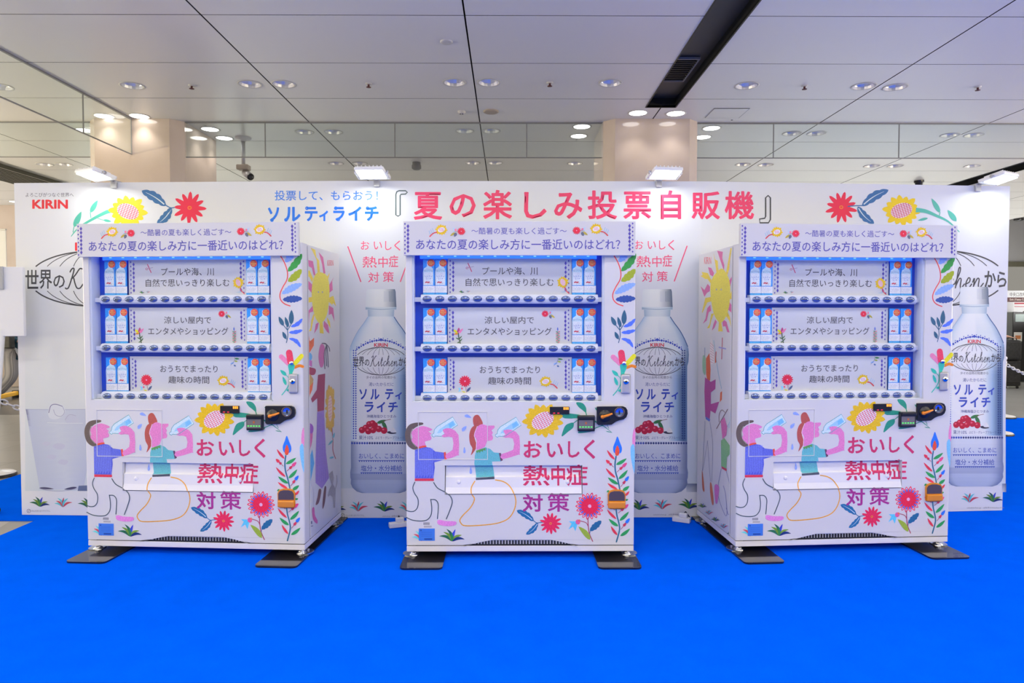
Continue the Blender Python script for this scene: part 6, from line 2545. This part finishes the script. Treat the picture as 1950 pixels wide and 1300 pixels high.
s1 = hit_z(-6, 905, 0)
stanchion(s1.x, s1.y, 'white chain post whose base shows at the left edge of the carpet')
s2 = (s1.x + 1.0, s1.y + 1.15)
stanchion(*s2, 'white chain post hidden behind the left end of the display wall')
chain((s1.x + .03, s1.y + .03, .66), (s2[0] - .03, s2[1] - .03, .66), .24, 'white plastic chain sagging past the left end of the wall')
s3 = hit_z(1911, 795, 0)
s4 = hit_z(1903, 827, 0)
stanchion(s3.x, s3.y, 'white chain post at the far carpet edge, its base past the right wall end')
stanchion(s4.x, s4.y, 'white chain post on the blue carpet, nearer one at the right wall end')
chain((s3.x + .04, s3.y + .01, .74), (s3.x + 2.16, s3.y + .59, .74), .26, 'white plastic chain sagging in front of the black suitcase')
stanchion(s3.x + 2.2, s3.y + .6, 'white chain post outside the right edge of the picture')


# a skinned figure
def skin_mesh(nodes, edges, name, m, parent, sub=2):
    me = bpy.data.meshes.new(name)
    keys = list(nodes)
    me.from_pydata([nodes[k][0] for k in keys], [(keys.index(a), keys.index(b)) and (keys.index(a), keys.index(b)) for a, b in edges], [])
    o = bpy.data.objects.new(name, me)
    COL.objects.link(o)
    sk = o.modifiers.new('skin', 'SKIN')
    sd = me.skin_vertices[0].data
    for i, k in enumerate(keys):
        r = nodes[k][1]
        sd[i].radius = r if isinstance(r, tuple) else (r, r)
        sd[i].use_root = (i == 0)
    sv = o.modifiers.new('sub', 'SUBSURF')
    sv.levels = sv.render_levels = sub
    dg = bpy.context.evaluated_depsgraph_get()
    dg.update()
    em = bpy.data.meshes.new_from_object(o.evaluated_get(dg))
    bpy.data.objects.remove(o)
    em.name = name
    em.materials.clear()
    em.materials.append(m)
    for p in em.polygons:
        p.use_smooth = True
    ob = bpy.data.objects.new(name, em)
    COL.objects.link(ob)
    ob.parent = parent
    return ob


def figure(root, J, top, legs, shoe, hair_m, bag=True):
    """J: joint positions (x to the figure's left, y forward is -y)"""
    nodes = {'pelvis': (J['pelvis'], (.13, .10)), 'waist': (J['waist'], (.12, .09)), 'chest': (J['chest'], (.15, .105)), 'neckb': (J['neckb'], (.07, .065)), 'neck': (J['neck'], .052), 'jaw': (J['jaw'], (.062, .075)), 'head': (J['head'], (.078, .095)), 'crown': (J['crown'], (.060, .072))}
    edges = [('pelvis', 'waist'), ('waist', 'chest'), ('chest', 'neckb'), ('neckb', 'neck'), ('neck', 'jaw'), ('jaw', 'head'), ('head', 'crown')]
    for s in 'LR':
        for k, r in (('sh', .055), ('el', .040), ('wr', .027), ('palm', (.040, .018))):
            nodes[k + s] = (J[k + s], r)
        edges += [('neckb', 'sh' + s), ('sh' + s, 'el' + s), ('el' + s, 'wr' + s), ('wr' + s, 'palm' + s)]
        p, w = Vector(J['palm' + s]), Vector(J['wr' + s])
        d = (p - w).normalized()
        sd = d.cross(Vector((0, 0, 1)))
        sd = sd.normalized() if sd.length > .1 else Vector((0, 1, 0))
        bend = Vector((0, -1, 0)) * .3
        for i, (o_, ln) in enumerate(((-.027, .062), (-.009, .072), (.009, .068), (.027, .052))):
            b0 = p + sd * o_ * .9 + d * .02
            b1 = b0 + d * ln * .5 + bend * .012
            b2 = b0 + d * ln * .85 + bend * .06
            for q, (n_, pos) in enumerate((('a', b0), ('b', b1), ('c', b2))):
                nodes['f%s%d%s' % (s, i, n_)] = (tuple(pos), .0085)
            edges += [('palm' + s, 'f%s%da' % (s, i)), ('f%s%da' % (s, i), 'f%s%db' % (s, i)), ('f%s%db' % (s, i), 'f%s%dc' % (s, i))]
        t0 = w + d * .03 - sd * .03
        nodes['t%sa' % s] = (tuple(t0), .010)
        nodes['t%sb' % s] = (tuple(t0 - sd * .018 + d * .045), .009)
        edges += [('wr' + s, 't%sa' % s), ('t%sa' % s, 't%sb' % s)]
        for k, r in (('hip', .085), ('knee', .055), ('ank', .036), ('toe', .034)):
            nodes[k + s] = (J[k + s], r)
        edges += [('pelvis', 'hip' + s), ('hip' + s, 'knee' + s), ('knee' + s, 'ank' + s), ('ank' + s, 'toe' + s)]
    body = skin_mesh(nodes, edges, 'body', M['skin'], root)
    # clothing follows the same joints, a little larger
    tn = {k: (J[k], r) for k, r in (('pelvis', (.175, .135)), ('waist', (.165, .125)), ('chest', (.178, .128)), ('neckb', (.095, .085)))}
    te = [('pelvis', 'waist'), ('waist', 'chest'), ('chest', 'neckb')]
    for s in 'LR':
        tn['sh' + s] = (J['sh' + s], .072)
        tn['el' + s] = (J['el' + s], .058)
        tn['cuff' + s] = (tuple(Vector(J['el' + s]).lerp(Vector(J['wr' + s]), .8)), .045)
        te += [('neckb', 'sh' + s), ('sh' + s, 'el' + s), ('el' + s, 'cuff' + s)]
    tn['hem'] = (tuple(Vector(J['pelvis']) - Vector((0, 0, .16))), (.20, .16))
    te.append(('pelvis', 'hem'))
    skin_mesh(tn, te, 'shirt', top, root)
    ln = {'pelvis': (J['pelvis'], (.150, .120))}
    le = []
    for s in 'LR':
        ln['hip' + s] = (J['hip' + s], .115)
        ln['knee' + s] = (J['knee' + s], .100)
        ln['ankc' + s] = (tuple(Vector(J['knee' + s]).lerp(Vector(J['ank' + s]), .92)), .088)
        le += [('pelvis', 'hip' + s), ('hip' + s, 'knee' + s), ('knee' + s, 'ankc' + s)]
    skin_mesh(ln, le, 'trousers', legs, root)
    for s in 'LR':
        a_, t_ = Vector(J['ank' + s]), Vector(J['toe' + s])
        d = (t_ - a_)
        n_ = {'h': (tuple(a_ - Vector((d.x, d.y, 0)).normalized() * .045 - Vector((0, 0, .035))), .042), 'm': (tuple(a_.lerp(t_, .45) - Vector((0, 0, .012))), .048), 't': (tuple(t_), .040), 'tt': (tuple(t_ + Vector((d.x, d.y, 0)).normalized() * .05 - Vector((0, 0, .004))), .028)}
        skin_mesh(n_, [('h', 'm'), ('m', 't'), ('t', 'tt')], 'shoe', shoe, root, 1)
    # hair and face
    hd_ = Vector(J['head'])
    fwd = (Vector(J['jaw']) - Vector(J['neck']))
    fwd = Vector((fwd.x, fwd.y, 0)).normalized()
    mb = MB()
    c = hd_ - fwd * .018 + Vector((0, 0, .035))
    mb.sphere(tuple(c), .098, hair_m, .95, 1.05, 1.0, 20, 14)
    hb = mb.build('hair', root)
    mb = MB()
    side = Vector((0, 0, 1)).cross(fwd)
    for s in (-1, 1):
        e = hd_ + fwd * .083 + side * .032 * s - Vector((0, 0, .012))
        mb.sphere(tuple(e), .011, M['dark'], 1, 1, .7, 10, 8)
        ear = hd_ + side * .088 * s - Vector((0, 0, .02))
        mb.sphere(tuple(ear), .024, M['skin'], .5, .8, 1.2, 10, 8)
    mb.sphere(tuple(hd_ + fwd * .098 - Vector((0, 0, .038))), .015, M['skin'], .8, 1.0, 1.3, 10, 8)
    mb.sphere(tuple(Vector(J['jaw']) + fwd * .074 + Vector((0, 0, .012))), .018, mat('lips', (.42, .16, .14), .5), 1.2, .5, .35, 10, 8)
    mb.build('face', root)


pw = hit_z(24, 770, 0)
root = thing('person', 'person in a dark teal top and striped grey trousers walking past the left edge', 'person', (pw.x - .05, pw.y + .15, -.006), radians(90))
# facing -y in local space is turned to walk along +x
J = {'pelvis': (0, 0, .88), 'waist': (0, -.01, 1.02), 'chest': (0, -.02, 1.22), 'neckb': (0, -.015, 1.37), 'neck': (0, -.02, 1.43), 'jaw': (0, -.045, 1.49), 'head': (0, -.03, 1.55), 'crown': (0, -.02, 1.61),
     'shL': (.17, -.01, 1.34), 'elL': (.22, .06, 1.08), 'wrL': (.21, -.05, .88), 'palmL': (.205, -.08, .81), 'shR': (-.17, -.01, 1.34), 'elR': (-.23, -.05, 1.09), 'wrR': (-.16, -.22, 1.02), 'palmR': (-.11, -.27, 1.0),
     'hipL': (.09, -.01, .84), 'kneeL': (.10, -.16, .47), 'ankL': (.10, -.20, .09), 'toeL': (.10, -.33, .045), 'hipR': (-.09, .01, .84), 'kneeR': (-.10, -.02, .46), 'ankR': (-.10, .26, .16), 'toeR': (-.10, .19, .05)}
figure(root, J, M['teal_cloth'], M['stripes'], M['black'], M['hair'])
mb = MB()
mb.box(-.36, -.25, -.19, .05, .92, 1.12, M['bag'], .02)
mb.tube([(-.27, .0, 1.12), (-.22, .04, 1.3), (-.08, .02, 1.40), (.06, .06, 1.38), (.16, .10, 1.2)], .012, M['bag'], 8)
o = mb.build('shoulder_bag')
o.location, o.rotation_euler = root.location, root.rotation_euler
tag(o, 'black shoulder bag carried by the passer-by at the left edge', 'bag')

# yellow floor bar with black end
pa, pb_ = hit_z(-12, 766, 0), hit_z(32, 756, 0)
d = pb_ - pa
t = thing('barrier_bar', 'low yellow bar with a black end lying on the floor at the left edge', 'barrier bar', (pa.x, pa.y, -.006), atan2(d.y, d.x))
L = d.length
mb = MB()
mb.box(0, L, -.04, .04, .045, .115, M['yellow'], .01)
mb.build('bar', t)
for x in (0.0, L):
    mb = MB()
    mb.box(x - .03, x + .06, -.07, .07, 0, .13, M['black'], .012)
    mb.build('end_block', t)

# white banner hung from the ceiling behind the sign board
pbn = hit_plane(12, 470, (0, 8.2, 0), YN)
zt2 = hit_plane(6, 437, (0, 8.2, 0), YN).z
zb2 = hit_plane(6, 590, (0, 8.2, 0), YN).z
t = thing('hanging_banner', 'plain white banner hanging at the far left edge, above the sign board', 'banner', (pbn.x - .40, 8.2, 0))
mb = MB()
mb.box(-.40, .40, -.006, .006, zb2, zt2, M['wall_print'])
mb.build('sheet', t)
for z in (zb2, zt2):
    mb = MB()
    mb.box(-.41, .405, -.012, .012, z - .01, z + .01, M['silver'], .004)
    mb.build('rail', t)
mb = MB()
for x in (-.35, -.05):
    mb.cyl((x, 0, zt2), (x, 0, CEIL), .003, .003, M['grey'], 6)
mb.build('wires', t)

# ------------------------------------------------------------------ right margin: sign, kiosk, suitcase and its owner
YK = 15.0
kx = hit_plane(1929, 600, (0, YK, 0), YN).x
kz1 = hit_plane(1940, 593, (0, YK, 0), YN).z
t = thing('ticket_kiosk', 'black kiosk with pasted notices past the right end of the wall', 'kiosk', (kx + .45, YK, -.006))
mb = MB()
mb.box(-.45, .45, 0, .6, 0, kz1, M['black'], .01)
mb.build('cabinet', t)
mb = MB()
mb.box(-.40, -.12, -.008, 0, kz1 - .22, kz1 - .05, mat('kiosk_screen', (.40, .52, .50), .3), .003)
mb.build('screen', t)
for (x0_, x1_, z0_, z1_, c) in ((-.42, -.24, .60, .80, (.75, .74, .70)), (-.18, .02, .58, .80, (.78, .72, .70)), (-.10, .06, .86, .97, (.75, .76, .76))):
    mb = MB()
    m_ = mat('notice_paper', c, .6)
    z0_ += kz1 - 1.25
    z1_ += kz1 - 1.25
    mb.box(x0_, x1_, -.004, 0, z0_, z1_, m_)
    mb.box(x0_ + .03, x1_ - .03, -.006, -.004, z0_ + .05, z0_ + .13, mat('notice_print', (.62, .22, .08), .6))
    mb.build('notice', t)
mb = MB()
zp0, zp1 = hit_plane(1940, 592, (0, YK, 0), YN).z, hit_plane(1940, 575, (0, YK, 0), YN).z
o = None
mb.box(0, .8, 0, .01, zp0, zp1, M['wall_print'])
mb.box(.02, .78, -.003, 0, zp1 - .045, zp1 - .012, mat('red_strip', (.45, .03, .06), .5))
mb.box(.02, .78, -.003, 0, zp1 - .105, zp1 - .092, mat('red_line', (.45, .03, .06), .5))
o = mb.build('notice_board')
o.location = (kx + .02, YK + .02, 0)
tag(o, 'white notice with a red heading above the black kiosk', 'notice')

t = thing('station_sign', 'overhead station sign with a maroon band past the right wall end', 'sign', (kx + 1.2, YK + .05, 0))
zs0, zs1, zs2 = (hit_plane(1940, y, (0, YK, 0), YN).z for y in (574.5, 566, 553))
mb = MB()
mb.box(-1.6, 1.6, 0, .08, zs1, zs2, M['wall_print'])
mb.box(-1.6, 1.6, 0, .08, zs0, zs1, M['maroon'])
sxx = kx + 1.2


def sgm(px, py, lift):
    p = hit_plane(px, py, (0, YK + .05, 0), YN)
    return (p.x - sxx, -lift, p.z)


a = Art([(mb, None, sgm)])
a.text('中央口改札', 1923, 556.5, 1953, 564.5, wc(70, 62, 66), .006)
a.text('Exit (Yaesu Central)', 1923, 568, 1962, 573, wc(220, 210, 212), .012)
mb.build('panel', t)
mb = MB()
for x in (-1.5, 1.5):
    mb.cyl((x, .04, zs2), (x, .04, CEIL), .02, .02, M['silver'], 10)
mb.build('hanger', t)
# pale posts beside the kiosk
mb = MB()
px0 = hit_plane(1922, 600, (0, YK + .8, 0), YN).x
mb.box(px0 - .3, px0 + .35, 0, .1, 0, zs0 + .1, mat('pale_grey_partition', (.55, .55, .57), .5))
o = mb.build('partition')
o.location = (0, YK + .85, 0)
tag(o, 'pale grey partition standing behind the black kiosk', 'partition')

YS = hit_z(1936, 740, 0).y
sx0, sx1 = hit_plane(1917, 700, (0, YS, 0), YN).x, hit_plane(1949, 700, (0, YS, 0), YN).x
zs_ = hit_plane(1935, 686, (0, YS, 0), YN).z
ztop = hit_plane(1935, 647, (0, YS, 0), YN).z
t = thing('suitcase', 'large black upright suitcase on wheels past the right end of the wall', 'suitcase', ((sx0 + sx1) / 2, YS + .05, -.006))
w = (sx1 - sx0) / 2
mb = MB()
mb.box(-w, w, 0, .28, .05, zs_, M['bag'], .03)
mb.box(-w + .03, w - .03, -.015, .01, .12, zs_ - .08, M['bag'], .01)
mb.build('shell', t)
for x in (-w + .05, w - .05):
    mb = MB()
    mb.cyl((x - .015, .04, .026), (x + .015, .04, .026), .026, .026, M['black'], 14)
    mb.build('wheel', t)
mb = MB()
mb.tube([(-.08, .24, zs_), (-.08, .24, ztop + .06), (.08, .24, ztop + .06), (.08, .24, zs_)], .010, M['grey'], 8)
mb.build('handle', t)
t2 = thing('travel_bag', 'soft black travel bag resting on top of the black suitcase', 'bag', ((sx0 + sx1) / 2, YS + .05, zs_ - .006))
mb = MB()
mb.box(-w * .92, w * .95, -.03, .20, .002, ztop - zs_, M['bag'], .05, 3)
mb.build('body', t2)
mb = MB()
mb.tube([(-.12, .08, ztop - zs_ - .01), (-.08, .06, ztop - zs_ + .05), (.08, .06, ztop - zs_ + .05), (.12, .08, ztop - zs_ - .01)], .010, M['black'], 8)
mb.build('carry_handle', t2)
hp = hit_plane(1924.5, 641, (0, YS + .05, 0), YN)
root2 = thing('person', 'person behind the right wall end whose hand rests on the black travel bag', 'person', (hp.x - .42, YS + .30, -.006), 0)
ox, oy, oz = hp.x - root2.location.x, -.25, hp.z
J2 = {'pelvis': (0, 0, .88), 'waist': (0, -.01, 1.02), 'chest': (0, -.02, 1.22), 'neckb': (0, -.015, 1.37), 'neck': (0, -.02, 1.43), 'jaw': (0, -.045, 1.49), 'head': (0, -.03, 1.55), 'crown': (0, -.02, 1.61),
      'shL': (.17, -.01, 1.34), 'elL': (.27, -.04, 1.08), 'wrL': (ox - .07, oy + .04, oz + .02), 'palmL': (ox, oy, oz), 'shR': (-.17, -.01, 1.34), 'elR': (-.22, .0, 1.08), 'wrR': (-.21, -.08, .88), 'palmR': (-.205, -.10, .81),
      'hipL': (.09, 0, .84), 'kneeL': (.10, -.02, .47), 'ankL': (.11, .02, .09), 'toeL': (.12, -.10, .045), 'hipR': (-.09, 0, .84), 'kneeR': (-.10, -.02, .47), 'ankR': (-.11, .02, .09), 'toeR': (-.12, -.10, .045)}
figure(root2, J2, M['bag'], M['grey'], M['black'], M['hair'])
